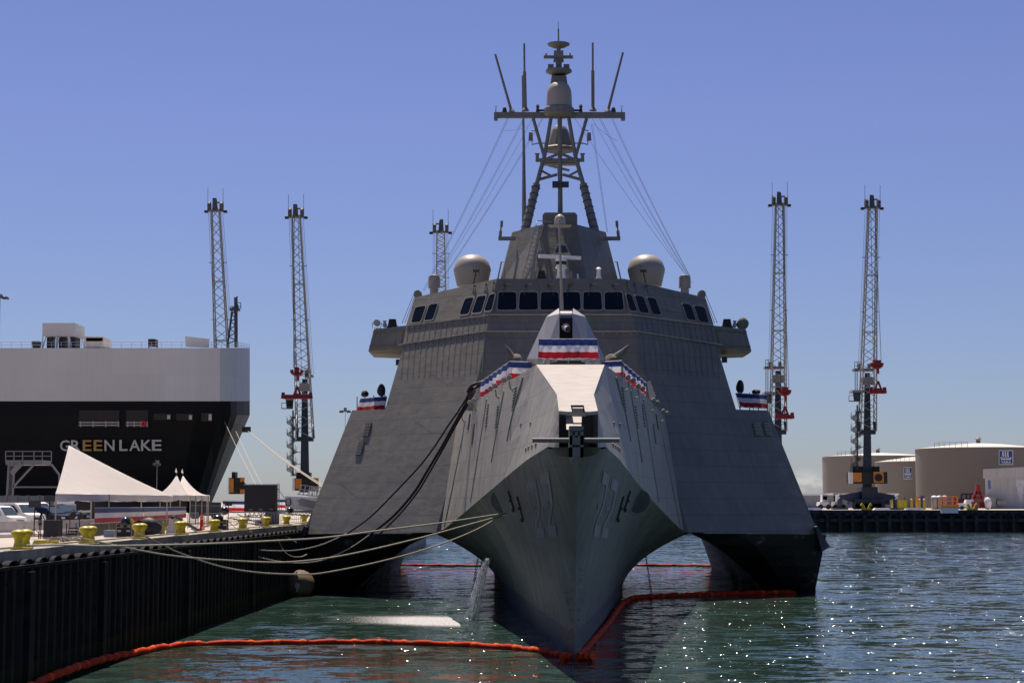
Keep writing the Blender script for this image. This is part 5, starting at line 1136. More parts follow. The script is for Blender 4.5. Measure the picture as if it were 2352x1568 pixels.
# ================================================================== FAR DOCK OBJECTS
def tank(label, uc, hw_, vtop, Y, peak, sign=None, lad=None):
    c = W(uc, 1165, Y); m = PX(Y); r = hw_ * m; h = W(uc, vtop, Y).z - FZ
    rt = thing('storage_tank', label, 'tank', (c.x, Y + r, FZ), 'beige storage tanks behind the far dock')
    MB().lathe((c.x, Y + r, FZ), [(r, 0), (r, h), (r * .99, h)], 64).build('shell', mat('tank_brown', (0.185, 0.16, 0.128), 0.7, var=0.05, scale=0.05) if 'tallest' in label else tank_m, rt, smooth=True)
    MB().lathe((c.x, Y + r, FZ + h + .01), [(r * 1.01, 0), (r * 1.01, .12), (r * .4, peak * .75), (.3, peak)], 64).build('roof', tank_roof, rt, smooth=True)
    v = MB(); v.lathe((c.x, Y + r, FZ + h + peak), [(.6, 0), (.5, .8), (.9, 1.0), (.3, 1.5)], 10)
    for k in range(7):
        a = -2.6 + k * .1; p = Vector((c.x + r * .97 * math.cos(a), Y + r + r * .97 * math.sin(a), FZ + h)); v.bar(p, p + Vector((0, 0, 1.3)), .08)
    for zz_ in (.7, 1.3):
        for k in range(6): a = -2.6 + k * .1; b2_ = a + .1; v.bar(Vector((c.x + r * .97 * math.cos(a), Y + r + r * .97 * math.sin(a), FZ + h + zz_)), Vector((c.x + r * .97 * math.cos(b2_), Y + r + r * .97 * math.sin(b2_), FZ + h + zz_)), .07)
    v.build('roof_vent', mast_grey, rt)
    if sign:
        u0, v0_, u1, v1_ = sign
        def on(u, v, off):
            # intersect the ray with the shell
            d = W(u, v, 1.0) - Vector((0, 0, H)); o = Vector((0, 0, H)); cx_, cy_ = c.x, Y + r; rr = r + off
            A_ = d.x ** 2 + d.y ** 2; B_ = 2 * (-cx_ * d.x - cy_ * d.y); C_ = cx_ ** 2 + cy_ ** 2 - rr ** 2
            t_ = (-B_ - math.sqrt(B_ * B_ - 4 * A_ * C_)) / (2 * A_); return o + d * t_
        f = lambda x, y, off: on(lerp(u0, u1, x), lerp(v1_, v0_, y), off)
        mb = MB(); mb.grid([[f(x / 6, y / 4, .10) for x in range(7)] for y in range(5)]); mb.m = 1; mb.grid([[f(.05 + .9 * x / 6, .05 + .9 * y / 4, .14) for x in range(7)] for y in range(5)])
        s_ = mb.build('sign', [sign_white, sign_blue], rt, recalc=False)
        mb = MB()
        for k in range(3):
            x0 = .27 + k * .17
            mb.grid([[f(x0 + .02 * math.sin(t * 3.1) * -1.5 + w_ + (.0 if t < 1 else 0), .55 + .38 * t, .2) for w_ in (0, .10 - .03 * t)] for t in (0, .25, .5, .75, 1)])
        hullp = [(.12, .50), (.16, .56), (.24, .44), (.76, .44), (.84, .56), (.88, .50), (.84, .34), (.18, .34)]
        mb.face([f(x, y, .2) for x, y in hullp]); 
        for k in range(6): mb.face([f(.27 + k * .08 + a, b_, .2) for a, b_ in ((0, .48), (.05, .48), (.05, .52), (0, .52))])
        put_text(mb, 'YARA', 1, lambda x, y, z: f(.14 + .72 * x, .10 + .16 * y, .2), bold=.03)
        mb.build('emblem', sign_white, s_, recalc=False)
    return rt
tank('beige tank at the back left, behind the rightmost crane', 2046, 130, 1046, 480, 1.2)
tank('shorter middle beige tank with the smaller blue ship sign', 2150, 112, 1059, 440, 1.6, sign=(2075.7, 1072, 2095.2, 1100))
tank('tallest beige tank at the right edge with the larger blue ship sign', 2290, 147, 1027, 410, 1.5, sign=(2294, 1033.4, 2327, 1067))
wb_ = thing('warehouse', 'white metal warehouse with a paler painted patch at the right edge of the far dock', 'building', (W(2310, 1165, 385).x, 385, FZ))
q = lambda u, v, d=0: W(u, v, 375 + d)
MB().hexa([q(2263, 1168), q(2520, 1168), q(2520, 1168, 25), q(2263, 1168, 25), q(2263, 1098), q(2520, 1090), q(2520, 1090, 25), q(2263, 1098, 25)]).build('wall', shed_m, wb_)
MB().hexa([q(2258, 1098.5, -.6), q(2520, 1090, -.6), q(2520, 1090, 26), q(2258, 1098.5, 26), q(2258, 1077, -.6), q(2520, 1063, -.6), q(2520, 1063, 26), q(2258, 1077, 26)]).build('roof_band', shed_m, wb_)
MB().span(q(2270, 1122, -.1), q(2275, 1102, 0)).build('banner_strip', mat('strip_blue', (.12, .2, .4), .6), wb_)
MB().span(q(2333, 1118, -.08), q(2352, 1100, -.02)).span(q(2337, 1134, -.08), q(2350, 1118, -.02)).span(q(2341, 1150, -.08), q(2347, 1134, -.02)).build('painted_patch', mat('patch_white', (0.62, 0.61, 0.60), .7), wb_)
MB().span(q(2268, 1140, -3), q(2280, 1165, -.5)).span(q(2290, 1150, -3), q(2306, 1158, -.5)).build('loading_equipment', mat('equip', (.25, .24, .22), .7), wb_)
sh = thing('shed', 'long low grey shed with a bright roof edge beside the tanks', 'building', (W(1960, 1165, 395).x, 395, FZ))
q = lambda u, v, d=0: W(u, v, 395 + d)
MB().span(q(1700, 1166), q(1912, 1137, 10)).span(q(1915, 1166), q(2040, 1136, 10)).build('wall', mat('shed_grey', (.26, .27, .30), .8), sh); MB().span(q(1700, 1137, -.4), q(1912, 1134, 10.2)).span(q(1914, 1136, -.4), q(2042, 1133, 10.2)).build('roof', white, sh)
def fobj(name, label, cat, u, Y=342): return thing(name, label, cat, (W(u, 1165, Y).x, Y, FZ))
def B(rt, u, w_, z0, z1, dy, nm, m_, ofs=0, top=1.0): 
    o = ORG[rt.name]; m = PX(o.y); return MB().box((W(u, 1165, o.y).x, o.y + ofs, FZ + (z0 + z1) / 2), (w_ * m, dy, z1 - z0), top=top).build(nm, m_, rt)
# yard tractors
for k, (u, lb) in enumerate(((1890, 'white yard tractor nearest the warship on the far dock'), (1924, 'grey-white yard tractor between the first tractor and the crane'))):
    r = fobj('yard_tractor', lb, 'truck', u, 352); B(r, u, 22, .7, 1.5, 4, 'chassis', white if k != 1 else gl_let, top=.9); B(r, u + 3, 13, 1.5, 3.0, 2.2, 'cab', white if k == 0 else gl_let, top=.9); B(r, u + 3, 10, 1.9, 2.7, .1, 'windscreen', glass, -1.18)
    for du in (-9, 9): MB().lathe((W(u + du, 1165, 352).x, 350.2, FZ + .5), [(.5, -.25), (.5, .25)], 14, axis='Y').build('wheel', black, r)
for k, (u, w_, z0, z1, m_, nm, lb, cat) in enumerate(((2056, 15, .3, 1.9, yellow, 'generator', 'yellow machine behind the right crane outrigger', 'machine'), (2074, 15, .2, 1.8, yellow, 'generator', 'bright yellow machine further right of the crane', 'machine'),
    (2118, 6, 0, 2.6, sign_blue, 'storage_locker', 'slim blue locker between yellow posts on the far dock', 'locker'), (2109, 7, 0, 2.4, mat('locker_orange', (.45, .16, .04), .6), 'storage_locker', 'orange-brown locker left of the blue one', 'locker'))):
    r = fobj(nm, lb, cat, u, 345); B(r, u, w_, z0, z1, 2, 'body', m_, top=.92); B(r, u, w_ * .9, z1, z1 + .12, 1.7, 'lid', m_)
    if cat == 'machine': B(r, u + w_ * .3, 2, z1, z1 + .6, .3, 'exhaust', dark)
for u, lb in ((2094, 'far left'), (2112, 'second'), (2123, 'third')):
    o = MB().lathe((W(u, 1165, 340).x, 340, FZ), [(.25, 0), (.25, 2.0), (.1, 2.15)], 10).build('guard_post', yellow, smooth=True); props(o, {'far left': 'yellow guard post furthest left of the blue locker', 'second': 'yellow guard post just left of the blue locker', 'third': 'yellow guard post just right of the blue locker'}[lb], 'post', 'yellow guard posts on the far dock')
tl = mat('toilet_tan', (.30, .26, .21), .7)
for k, u in enumerate((2146, 2158, 2170)):
    r = thing('portable_toilet', ('leftmost', 'middle', 'rightmost')[k] + ' of three tan portable toilets with white domed roofs', 'portable toilet', (W(u, 1165, 346).x, 346, FZ), 'portable toilets on the far dock'); B(r, u, 11, 0, 2.3, 1.1, 'cabin', tl)
    o = ORG[r.name]; MB().lathe((o.x, o.y, FZ + 2.3), [(.62, 0), (.6, .2), (.4, .38), (.05, .45)], 14).build('roof', white, r, smooth=True); B(r, u, 7, .1, 2.0, .05, 'door', gl_let, -.58)
r = fobj('steel_cage', 'orange open steel cage frame beside the portable toilets', 'cage', 2178, 338); mb = MB(); og = mat('cage_orange', (.55, .18, .03), .6)
for u in (2158, 2168, 2188, 2199):
    mb.bar(W(u, 1167, 338), W(u, 1140, 338), .25)
for v in (1140, 1150): mb.bar(W(2158, v, 338), W(2199, v, 338), .2)
mb.build('frame', og, r); MB().span(W(2160, 1166, 338), W(2199, 1158, 339)).build('base', og, r)
r = fobj('forklift', 'dark forklift with tall mast behind the white pickup', 'forklift', 2215, 346); B(r, 2214, 24, .5, 2.2, 3, 'body', black); mb = MB()
for u in (2208, 2219, 2228, 2236): mb.bar(W(u, 1160, 346), W(u, 1134, 346), .35)
mb.bar(W(2208, 1134, 346), W(2236, 1134, 346), .3); mb.build('mast', crane_dark, r); MB().lathe((W(2206, 1165, 346).x, 345, FZ + .6), [(.6, -.3), (.6, .3)], 12, axis='Y').build('wheel', black, r)
r = fobj('pickup_truck', 'white and red pickup truck parked right of the orange cage', 'pickup', 2222, 340); B(r, 2222, 46, .45, 1.25, 1.8, 'body', white, top=.97); B(r, 2226, 20, 1.25, 1.95, 1.6, 'cab', white, top=.8); B(r, 2238, 18, .5, 1.5, 1.84, 'bed', red_steel)
for u in (2207, 2238): MB().lathe((W(u, 1165, 340).x, 339.1, FZ + .36), [(.36, -.15), (.36, .15)], 14, axis='Y').build('wheel', black, r)
r = fobj('tractor_unit', 'small red tractor unit left of the pickup truck', 'truck', 2196, 344); B(r, 2198, 22, .6, 2.2, 2.4, 'cab', red_steel, top=.9); B(r, 2199, 14, 1.4, 2.0, .1, 'windscreen', glass, -1.25); MB().lathe((W(2194, 1165, 344).x, 342.6, FZ + .5), [(.5, -.2), (.5, .2)], 14, axis='Y').build('wheel', black, r)
r = fobj('grab_bucket', 'red pyramid-shaped crane grab standing near the white warehouse', 'crane grab', 2246, 342); mb = MB(); a = W(2246, 1120, 342)
mb.hexa([W(2226, 1166, 341), W(2266, 1166, 341), W(2266, 1166, 344), W(2226, 1166, 344), W(2232, 1152, 341.5), W(2260, 1152, 341.5), W(2260, 1152, 343.5), W(2232, 1152, 343.5)])
for u in (2232, 2260): mb.bar(W(u, 1153, 342), a, .5)
for v, hw_ in ((1142, 9), (1132, 5)): mb.bar(W(2246 - hw_, v, 342), W(2246 + hw_, v, 342), .5)
mb.box(a, (.8, .8, 1.2)); mb.build('frame', red_steel, r)
r = fobj('white_drum', 'white wrapped bundle beside the red grab', 'bundle', 2269, 341); MB().blob((W(2269, 1165, 341).x, 341, FZ + 1.2), (.75, .6, 1.2), 3, .2).build('body', white, r, smooth=True)
for k, u in enumerate((1990, 2198 + 35)):
    r = thing('dock_bollard', ('yellow twin-horned bollard on the far dock edge below the crane', 'yellow twin-horned bollard on the far dock edge below the pickup')[k], 'bollard', (W(u, 1172, 319).x, 319, FZ), 'yellow bollards on the far dock edge')
    mb = MB(); o = ORG[r.name]; mb.box(o + Vector((0, 0, .15)), (1.9, .8, .3))
    for s_ in (-1, 1): mb.tube([o + Vector((s_ * .4, 0, .2)), o + Vector((s_ * .6, 0, .8)), o + Vector((s_ * .95, 0, 1.1))], [.25, .22, .3], 10)
    mb.build('body', yellow, r, smooth=True)
for k, u in enumerate((1869, 1914 - 50 + 10, 1994 - 102 + 20)):
    pass
for k, (u, lb) in enumerate(((1889 - 22, 'by the warship'), (2099 - 112, 'left of the crane base'), (2074 - 0 + 27, 'right of the crane'))):
    u = (1869, 1914 + 12, 2067)[k] if False else (1868, 2025 - 0, 2101)[k]
    props(MB().box((W(u, 1167, 325).x, 325, FZ + .2), (3.2, 1.4, .35), top=.8).build('concrete_block', white), ('pale flat block on the far dock next to the warship', 'pale flat block on the far dock just right of the crane', 'pale flat block on the far dock furthest right')[k], 'block', 'pale flat blocks on the far dock edge')
r = thing('ladder_platform', 'white boxed recess with a yellow rim in the far dock edge', 'platform', (W(2176, 1172, 317).x, 317, 2)); MB().span(W(2163, 1178, 317), W(2198, 1165, 317.9)).build('box', white, r); MB().span(W(2162, 1165, 316.9), W(2199, 1163, 318)).build('rim', yellow, r)
# lamp masts
def lampmast(label, u, v, Y, arm=11, ground=DZ):
    m = PX(Y); p = W(u, v, Y); r = thing('floodlight_mast', label, 'light mast', (p.x, Y, ground), 'floodlight masts around the port')
    MB().tube([(p.x, Y, ground), p], [.9 * m, .5 * m], 8).build('pole', steel, r, smooth=True); mb = MB()
    mb.span(p + Vector((-3 * m, -.3, 0)), p + Vector((3 * m, .3, 9 * m)))
    mb.bar(p + Vector((-arm * m, 0, 2 * m)), p + Vector((arm * m, 0, 2 * m)), .12); mb.build('head_frame', mast_grey, r); mb = MB()
    for k in (-1, -.55, .55, 1): mb.lathe(p + Vector((k * arm * m, -.2, -.5 * m)), [(.1, -.3), (2.6 * m, -.25), (2.6 * m, .1), (.1, .3)], 10, axis='Y')
    mb.build('lamp', dark, r)
lampmast('floodlight mast against the sky between the second crane and the warship', 793, 945, 230, 11, FZ)
lampmast('floodlight mast cut off by the left edge of the picture, high in the sky', 1, 685, 150, 17)
lampmast('short floodlight mast in front of the ship name, above the small tents', 361, 1066, 190, 6)

# ================================================================== LEFT QUAY OBJECTS
def D(u, v): return WZ(u, v, DZ)          # ground contact on the quay deck
# access tower
q = lambda u, v, d=0: W(u, v, 150 + d)
r = thing('access_tower', 'grey steel boarding tower with railed platform before the black hull', 'access tower', (q(60, 1180).x, 150, DZ)); ga = mat('galvanised', (.17, .175, .18), .6)
mb = MB(); mb.span(q(13, 1067), q(118, 1058, 3)); mb.build('platform', ga, r)
mb = MB()
for v in (1036, 1047): mb.bar(q(13, v), q(118, v), .07); mb.bar(q(13, v, 3), q(118, v, 3), .06)
for u in (13, 32, 52, 78, 97, 118): mb.bar(q(u, 1060), q(u, 1036), .07); mb.bar(q(u, 1060, 3), q(u, 1036, 3), .06)
mb.build('railing', ga, r); mb = MB()
for a, c in (((20, 1066), (13, 1190)), ((33, 1066), (26, 1190)), ((118, 1066), (136, 1090)), ((136, 1090), (138, 1190)), ((78, 1066), (30, 1118))): MB().bar(q(*a), q(*c), .14).build('leg', ga, r); MB().bar(q(*a, 3), q(*c, 3), .12).build('leg', ga, r)
MB().bar(q(28, 1118), q(130, 1118), .13).build('crossbar', ga, r); MB().bar(q(48, 1064, -.3), q(26, 1088, -.3), .12, .4).build('stair_handrail', ga, r); mb = MB()
for k in range(22): v = 1070 + k * 5.2; mb.bar(q(20 - k * .3, v, 1), q(31 - k * .3, v, 1), .1, .3)
mb.build('stair', ga, r)
mb = MB(); q = lambda u, v, d=0: W(u, v, 132 + d)
for k in range(9): mb.span(q(-60 + k * 25, 1175), q(-60 + k * 25 + 24.4, 1138, .4))
for k in range(10): mb.span(q(-61 + k * 25, 1175, -.1), q(-59.5 + k * 25, 1137, .5))
props(mb.build('panel_fence', mat('fence_grey', (.13, .145, .16), .8)), 'grey solid panel fence behind the parked vans at far left', 'fence')
# vehicles
def vehicle(label, u, v, Y, scale, rz, kind, paint, group='vehicles parked behind the white barrier'):
    p = W(u, v, Y); r = thing('parked_' + ('van' if kind == 'van' else 'car'), label, kind, (p.x, Y, DZ), group); r.rotation_euler[2] = rz; r.scale = (scale,) * 3
    ORG[r.name] = Vector((0, 0, 0))
    if kind == 'van': prof = [(-2.7, .35), (-2.75, 1.2), (-2.65, 2.0), (1.0, 2.05), (1.35, 1.95), (2.0, 1.25), (2.75, 1.08), (2.85, .8), (2.85, .35)]; wz = 1.9; Wd = 1.0
    else: prof = [(-2.3, .35), (-2.35, .95), (-2.0, 1.05), (-1.4, 1.5), (-.2, 1.58), (.35, 1.5), (1.15, 1.02), (2.1, .88), (2.3, .65), (2.3, .3)]; Wd = .9
    mb = MB(); A_ = [Vector((x, -Wd * (1 if z < 1.15 else .86), z)) for x, z in prof]; C_ = [Vector((x, Wd * (1 if z < 1.15 else .86), z)) for x, z in prof]
    mb.face(A_); mb.face(C_[::-1])
    for i in range(len(prof)): j = (i + 1) % len(prof); mb.face([A_[i], A_[j], C_[j], C_[i]])
    mb.build('body', paint, r)
    g = MB()
    if kind == 'van':
        sides = [[(-.1, s_ * .95, 1.86), (1.0, s_ * .95, 1.86), (1.6, s_ * 1.0, 1.28), (-.1, s_ * 1.0, 1.28)] for s_ in (-1, 1)]
        ws = MB(); ws.face([(1.36, -.75, 1.93), (1.36, .75, 1.93), (2.0, .85, 1.28), (2.0, -.85, 1.28)])
    else:
        sides = [[(-1.3, s_ * .83, 1.42), (-.2, s_ * .83, 1.5), (.3, s_ * .83, 1.42), (.95, s_ * .9, 1.06), (-1.75, s_ * .9, 1.06)] for s_ in (-1, 1)]
        ws = MB(); ws.face([(.42, -.7, 1.47), (.42, .7, 1.47), (1.1, .78, 1.07), (1.1, -.78, 1.07)])
    for sp_ in sides:
        g = MB(); g.face(sp_); gg = g.build('side_window', glass, r, recalc=False); gg.modifiers.new('s', 'SOLIDIFY').thickness = .05; gg.modifiers['s'].offset = 0
    gw = ws.build('windscreen', mat('windscreen', (.05, .07, .08), .05), r, recalc=False); gw.modifiers.new('s', 'SOLIDIFY').thickness = .04; gw.modifiers['s'].offset = 0
    e = prof[-1][0]
    for x in (-1.6, 1.75 if kind == 'van' else 1.45):
        for s_ in (-1, 1):
            w_ = MB().lathe((x, s_ * (Wd - .08), .36), [(.30, -.13), (.36, -.1), (.36, .1), (.30, .13)], 16, axis='Y').build('wheel', black, r, smooth=True)
    for s_ in (-1, 1): MB().box((e + .0, s_ * .7, .8 if kind == 'van' else .68), (.08, .34, .16)).build('headlight', sign_white, r)
    MB().box((e + .02, 0, .5), (.08, 1.7, .2)).box((e + .01, 0, .78), (.05, .9, .2)).build('bumper', dark, r)
    for s_ in (-1, 1): MB().box((1.35 if kind == 'van' else .75, s_ * (Wd + .1), 1.3 if kind == 'van' else 1.05), (.12, .2, .22)).build('mirror', black, r)
    return r
vehicle('front of a white van cut off by the left edge, nearest to the barrier', -18, 1200, 88, .60, R(-22), 'van', white)
vehicle('white van at far left whose side window is seen beside the light stand', 28, 1195, 98, .66, R(-28), 'van', white)
vehicle('second white van parked just behind and right of the first', 66, 1195, 106, .69, R(-28), 'van', white)
vehicle('dark blue car with bright windscreen edge right behind the white vans', 112, 1195, 104, .72, R(-30), 'car', car_blue)
vehicle('dark car nearest the two people, in front of the white estate', 138, 1195, 108, .78, R(-30), 'car', car_blue)
vehicle('black car between the dark blue cars and the people', 160, 1195, 120, .82, R(-30), 'car', black)
vehicle('white van with an orange roof bar parked furthest right near the bunting', 190, 1190, 128, .80, R(-30), 'van', white)
MB_ = MB().box((W(113, 1160, 118).x, 118, W(113, 1161, 118).z), (.9, .3, .14)); props(MB_.build('light_bar', mat('bar_orange', (.6, .15, .02), .5)), 'orange light bar on a roof behind the parked cars', 'light bar')
# concrete barriers
bar_px = [(-140, 1236), (-30, 1234), (50, 1232), (120, 1229), (180, 1226), (222, 1223)]
for k in range(len(bar_px) - 1):
    a = D(*bar_px[k]); c = D(*bar_px[k + 1]); d = (c - a).normalized(); nn = Vector((-d.y, d.x, 0)); c = c - d * .05; mb = MB(); rows = []
    for x, z in ((-.3, 0), (-.3, .12), (-.14, .28), (-.09, .64), (.09, .64), (.14, .28), (.3, .12), (.3, 0)): rows.append([a + nn * x + Vector((0, 0, z)), c + nn * x + Vector((0, 0, z))])
    mb.grid(rows); mb.face([r_[0] for r_ in rows]); mb.face([r_[1] for r_ in rows][::-1])
    props(mb.build('concrete_barrier', barrier_m), ['cut off by the left edge', 'behind the nearest bollards', 'behind the thin light stand', 'behind the black subwoofer', 'furthest right, by the black steps'][k] and 'pale concrete barrier section ' + ['cut off by the left edge', 'behind the nearest bollards', 'behind the thin light stand', 'behind the black subwoofer', 'furthest right, by the black steps'][k], 'barrier', 'pale concrete barriers in front of the vans')
# tents
def tent(label, base, apex, vb, legs, pagoda=False, group='white event tents on the quay'):
    c = sum(base, Vector()) / len(base); r = thing('event_tent', label, 'tent', (c.x, c.y, DZ), group); mb = MB(); n_ = len(base); N = 10
    for i in range(n_):
        a, b_ = base[i], base[(i + 1) % n_]; rows = []
        for j in range(N + 1):
            t = j / N; row = []
            for k in range(9):
                e = lerp(a, b_, k / 8); p = lerp(e, apex, t)
                sagz = (t ** (2.0 if pagoda else 1.12)); p.z = lerp(e.z, apex.z, sagz) - .04 * math.sin(k * 2.4) * (1 - t); row.append(p)
            rows.append(row)
        mb.grid(rows)
    mb.build('roof', tent_m, r, smooth=True)
    mb = MB()
    for i in range(n_):
        a, b_ = base[i], base[(i + 1) % n_]; m_ = 24; mb.grid([[lerp(a, b_, k / m_) for k in range(m_ + 1)], [lerp(a, b_, k / m_) + Vector((.02 * math.sin(k), .02 * math.cos(k * 1.3), -vb - (.07 * abs(math.sin(k * math.pi / 6)) if pagoda else .03 * math.sin(k)))) for k in range(m_ + 1)]])
    v_ = mb.build('valance', mat('valance_canvas', (0.62, 0.60, 0.58), 0.8, var=0.05), r, smooth=True, recalc=False); pass  # greyer than the roof: shade of the upright face put into the colour
    for p in legs: MB().tube([Vector((p.x, p.y, DZ)), p], .035, 8).build('leg', trim, r)
    if pagoda:
        MB().tube([apex + Vector((0, 0, -.1)), apex + Vector((0, 0, .12))], .03, 6).build('finial', dark, r); fl = MB(); fl.face([apex + Vector((0, 0, .1)), apex + Vector((-.12, .02, .2)), apex + Vector((-.05, 0, .45)), apex + Vector((.03, 0, .2))]); f_ = fl.build('pennant', tent_m, r, recalc=False); f_.modifiers.new('s', 'SOLIDIFY').thickness = .01
    return r
def E(u, Y, v=1134): return W(u, v, Y)
zt = E(200, 74).z
def lev(p, z): return Vector((p.x, p.y, z))
b4 = [lev(E(127, 72), zt), lev(E(384, 90), zt), lev(E(398, 104), zt), lev(E(170, 92), zt)]
tent('large white pyramid tent with a high peak, nearest on the quay', b4, W(158, 1022, 88), .30, [lev(E(129, 73), zt), lev(E(251, 78), zt), lev(E(210, 86), zt), lev(E(384, 92), zt), lev(E(325, 98), zt)])
zt2 = E(400, 110, 1137).z
tent('left small white tent with a pointed top and pennant', [lev(E(348, 108), zt2), lev(E(438, 110), zt2), lev(E(446, 122), zt2), lev(E(366, 120), zt2)], W(406, 1090, 114), .26, [lev(E(392, 110), zt2), lev(E(414, 110), zt2), lev(E(437, 110), zt2), lev(E(368, 110), zt2)], True)
tent('right small white tent with a pointed top and pennant', [lev(E(390, 112), zt2), lev(E(480, 114), zt2), lev(E(482, 128), zt2), lev(E(402, 125), zt2)], W(420, 1091, 119), .28, [lev(E(450, 113), zt2), lev(E(464, 113), zt2), lev(E(479, 114), zt2), lev(E(476, 125), zt2)], True)
# stage skirt bunting
bunting('stage_skirt', 'long dark striped skirt hanging along the stage under the big tent', W(218, 1165, 72.6), W(330, 1164, 89.5), W(218, 1202, 72.6), W(330, 1196, 89.5), 16, .02, False, 'striped cloth on the quay', cat='cloth', mats=[blue_skirt, white_skirt, red_skirt])
bunting('stage_skirt', 'shorter striped skirt continuing right under the small tents', W(331, 1164, 89.7), W(428, 1163, 112), W(331, 1196, 89.7), W(428, 1188, 112), 16, .02, False, 'striped cloth on the quay', cat='cloth', mats=[blue_skirt, white_skirt, red_skirt])
bunting('banner', 'bright striped banner left of the black screen', W(512, 1149, 128), W(562, 1150, 128), W(512, 1173, 128), W(562, 1174, 128), 8, .02, True, 'striped cloth on the quay', cat='banner')
bunting('banner', 'narrow striped banner just right of the black screen', W(637, 1146, 128), W(656, 1146, 128), W(637, 1166, 128), W(656, 1166, 128), 4, .02, True, 'striped cloth on the quay', cat='banner')
st = thing('stage', 'black stage deck in shadow under the big tent', 'stage', tuple(D(280, 1230)))
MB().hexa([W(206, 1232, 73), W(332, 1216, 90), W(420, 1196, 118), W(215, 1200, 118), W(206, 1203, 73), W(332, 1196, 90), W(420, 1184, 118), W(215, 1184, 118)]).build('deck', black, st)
MB().hexa([W(175, 1172, 116), W(430, 1166, 116), W(430, 1166, 116.3), W(175, 1172, 116.3), W(175, 1142, 116), W(430, 1142, 116), W(430, 1142, 116.3), W(175, 1142, 116.3)]).build('under_tent_shade', black, st)  # second box: black sheet added for the darkness under the tents
mb = MB()
for k in range(3): mb.bar(W(212 + k * 2, 1150, 87), W(212 + k * 2, 1230, 87), .06)
mb.build('truss_leg', dark, st)
tr_ = thing('filler', 'added dark wheeled box covering the pale ground behind the right small tent', 'filler', tuple(W(470, 1186, 150)))  # dark box added to cover the pale ground, stands in for clutter
MB().hexa([W(436, 1184, 150), W(508, 1184, 150), W(508, 1184, 153), W(436, 1184, 153), W(436, 1152, 150), W(508, 1153, 150), W(508, 1153, 153), W(436, 1152, 153)]).build('body', mat('filler_dark', (0.025, 0.028, 0.03), 0.6), tr_)
for u in (444, 452, 492, 500): MB().lathe((W(u, 1186, 149.8).x, 149.8, DZ + .25), [(.25, -.12), (.25, .12)], 14, axis='Y').build('wheel', black, tr_)
MB().bar(W(437, 1160, 149.9), W(507, 1161, 149.9), .06).build('side_rail', ga, tr_)
# screen
Q = lambda u, v, d=0: W(u, v, 112 + d)
r = thing('video_screen', 'large black video screen standing on a scaffold behind the tents', 'screen', tuple(D(600, 1203)))
MB().span(Q(560.7, 1173.8), Q(636.8, 1113, .5)).build('panel', black, r)
mb = MB()
for u in (563, 600, 634): mb.bar(Q(u, 1173, .3), Q(u, 1202, .3), .07)
for u in (637, 641): mb.bar(Q(u, 1110, .5), Q(u, 1203, .5), .05)
for k in range(12): mb.bar(Q(637, 1115 + k * 7, .5), Q(641, 1115 + k * 7, .5), .03)
mb.bar(Q(560, 1175, .3), Q(660, 1175, .3), .1); mb.bar(Q(560, 1112.4), Q(637, 1112.4), .06)
for k in range(7): a = 563 + k * 10.5; mb.bar(Q(a, 1177, .3), Q(a + 5, 1187, .3), .04); mb.bar(Q(a + 5, 1187, .3), Q(a + 10.5, 1177, .3), .04)
mb.bar(Q(560, 1187, .3), Q(637, 1187, .3), .06); mb.bar(Q(637, 1121, .5), Q(676, 1172, .5), .04)
mb.build('scaffold', steel, r); mb = MB()
for k in range(5): mb.span(Q(609 + k * 6.5, 1208, -.3), Q(612 + k * 6.5, 1174, -.2))
mb.span(Q(608, 1208, -.15), Q(641, 1174, -.1)); mb.build('ballast_cage', ga, r)
mb = MB()
for a in (572, 594, 618): mb.span(Q(a, 1170, -.06), Q(a + 9, 1168.5, 0))
mb.build('cable_clip', trim, r)
# gangway with banner and letter
Q = lambda u, v, d=0: W(u, v, 108 + d)
r = thing('gangway', 'white banner-covered gangway with an oval seal leading to the warship', 'gangway', tuple(D(700, 1202)))
gw_ = MB(); gw_.hexa([Q(655, 1168), Q(752, 1174), Q(752, 1174, .1), Q(655, 1168, .1), Q(655, 1139), Q(752, 1143), Q(752, 1143, .1), Q(655, 1139, .1)]); pn = gw_.build('banner_panel', mat('banner_white', (.55, .57, .60), .7), r)
mb = MB(); put_text(mb, 'U', .4, lambda x, y, z: Q(683.5 + 5 * x, 1152.5 - 6 * y, -.03 - z), bold=.005); mb.build('banner_letter', dark, pn, recalc=False)
mb = MB(); mb.tube([Q(662 + 6 * math.cos(a * math.pi / 8), 1152.5 + 8.2 * math.sin(a * math.pi / 8), -.05) for a in range(17)], .035, 6, cap=False); mb.build('seal_ring', dark, pn); MB().face
mb = MB(); mb.box(Q(662, 1153, -.03), (.14, .02, .12)); mb.build('seal_mark', mat('seal_tan', (.4, .25, .2), .7), pn)
mb = MB(); mb.bar(Q(640, 1171), Q(752, 1180), .08); mb.bar(Q(640, 1178), Q(752, 1187), .08)
for k in range(12): a = 640 + k * 9; mb.bar(Q(a, 1171 + k * .7), Q(a + 4.5, 1178.5 + k * .7), .04); mb.bar(Q(a + 4.5, 1178.5 + k * .7), Q(a + 9, 1171.7 + k * .7), .04)
mb.build('truss', steel, r)
Q = lambda u, v, d=0: W(u, v, 107 + d); mb = MB()
for v in (1113, 1123, 1134): mb.bar(Q(690 - (v - 1113) * .35, v), Q(738, v + 6), .05)
for k in range(5): u = 692 + k * 10; mb.bar(Q(u - 6, 1136 + k), Q(u, 1114 + k), .05)
for k in range(8): u = 712 + k * 4; mb.bar(Q(u - 3, 1147, .5), Q(u, 1118, .5), .04)
mb.build('basket_rail', mat('rail_white', (.5, .5, .5), .6), r); MB().hexa([Q(686, 1160, -.2), Q(740, 1172, -.2), Q(740, 1172, .8), Q(686, 1160, .8), Q(690, 1143, -.2), Q(740, 1154, -.2), Q(740, 1154, .8), Q(690, 1143, .8)]).build('landing', crane_grey, r)
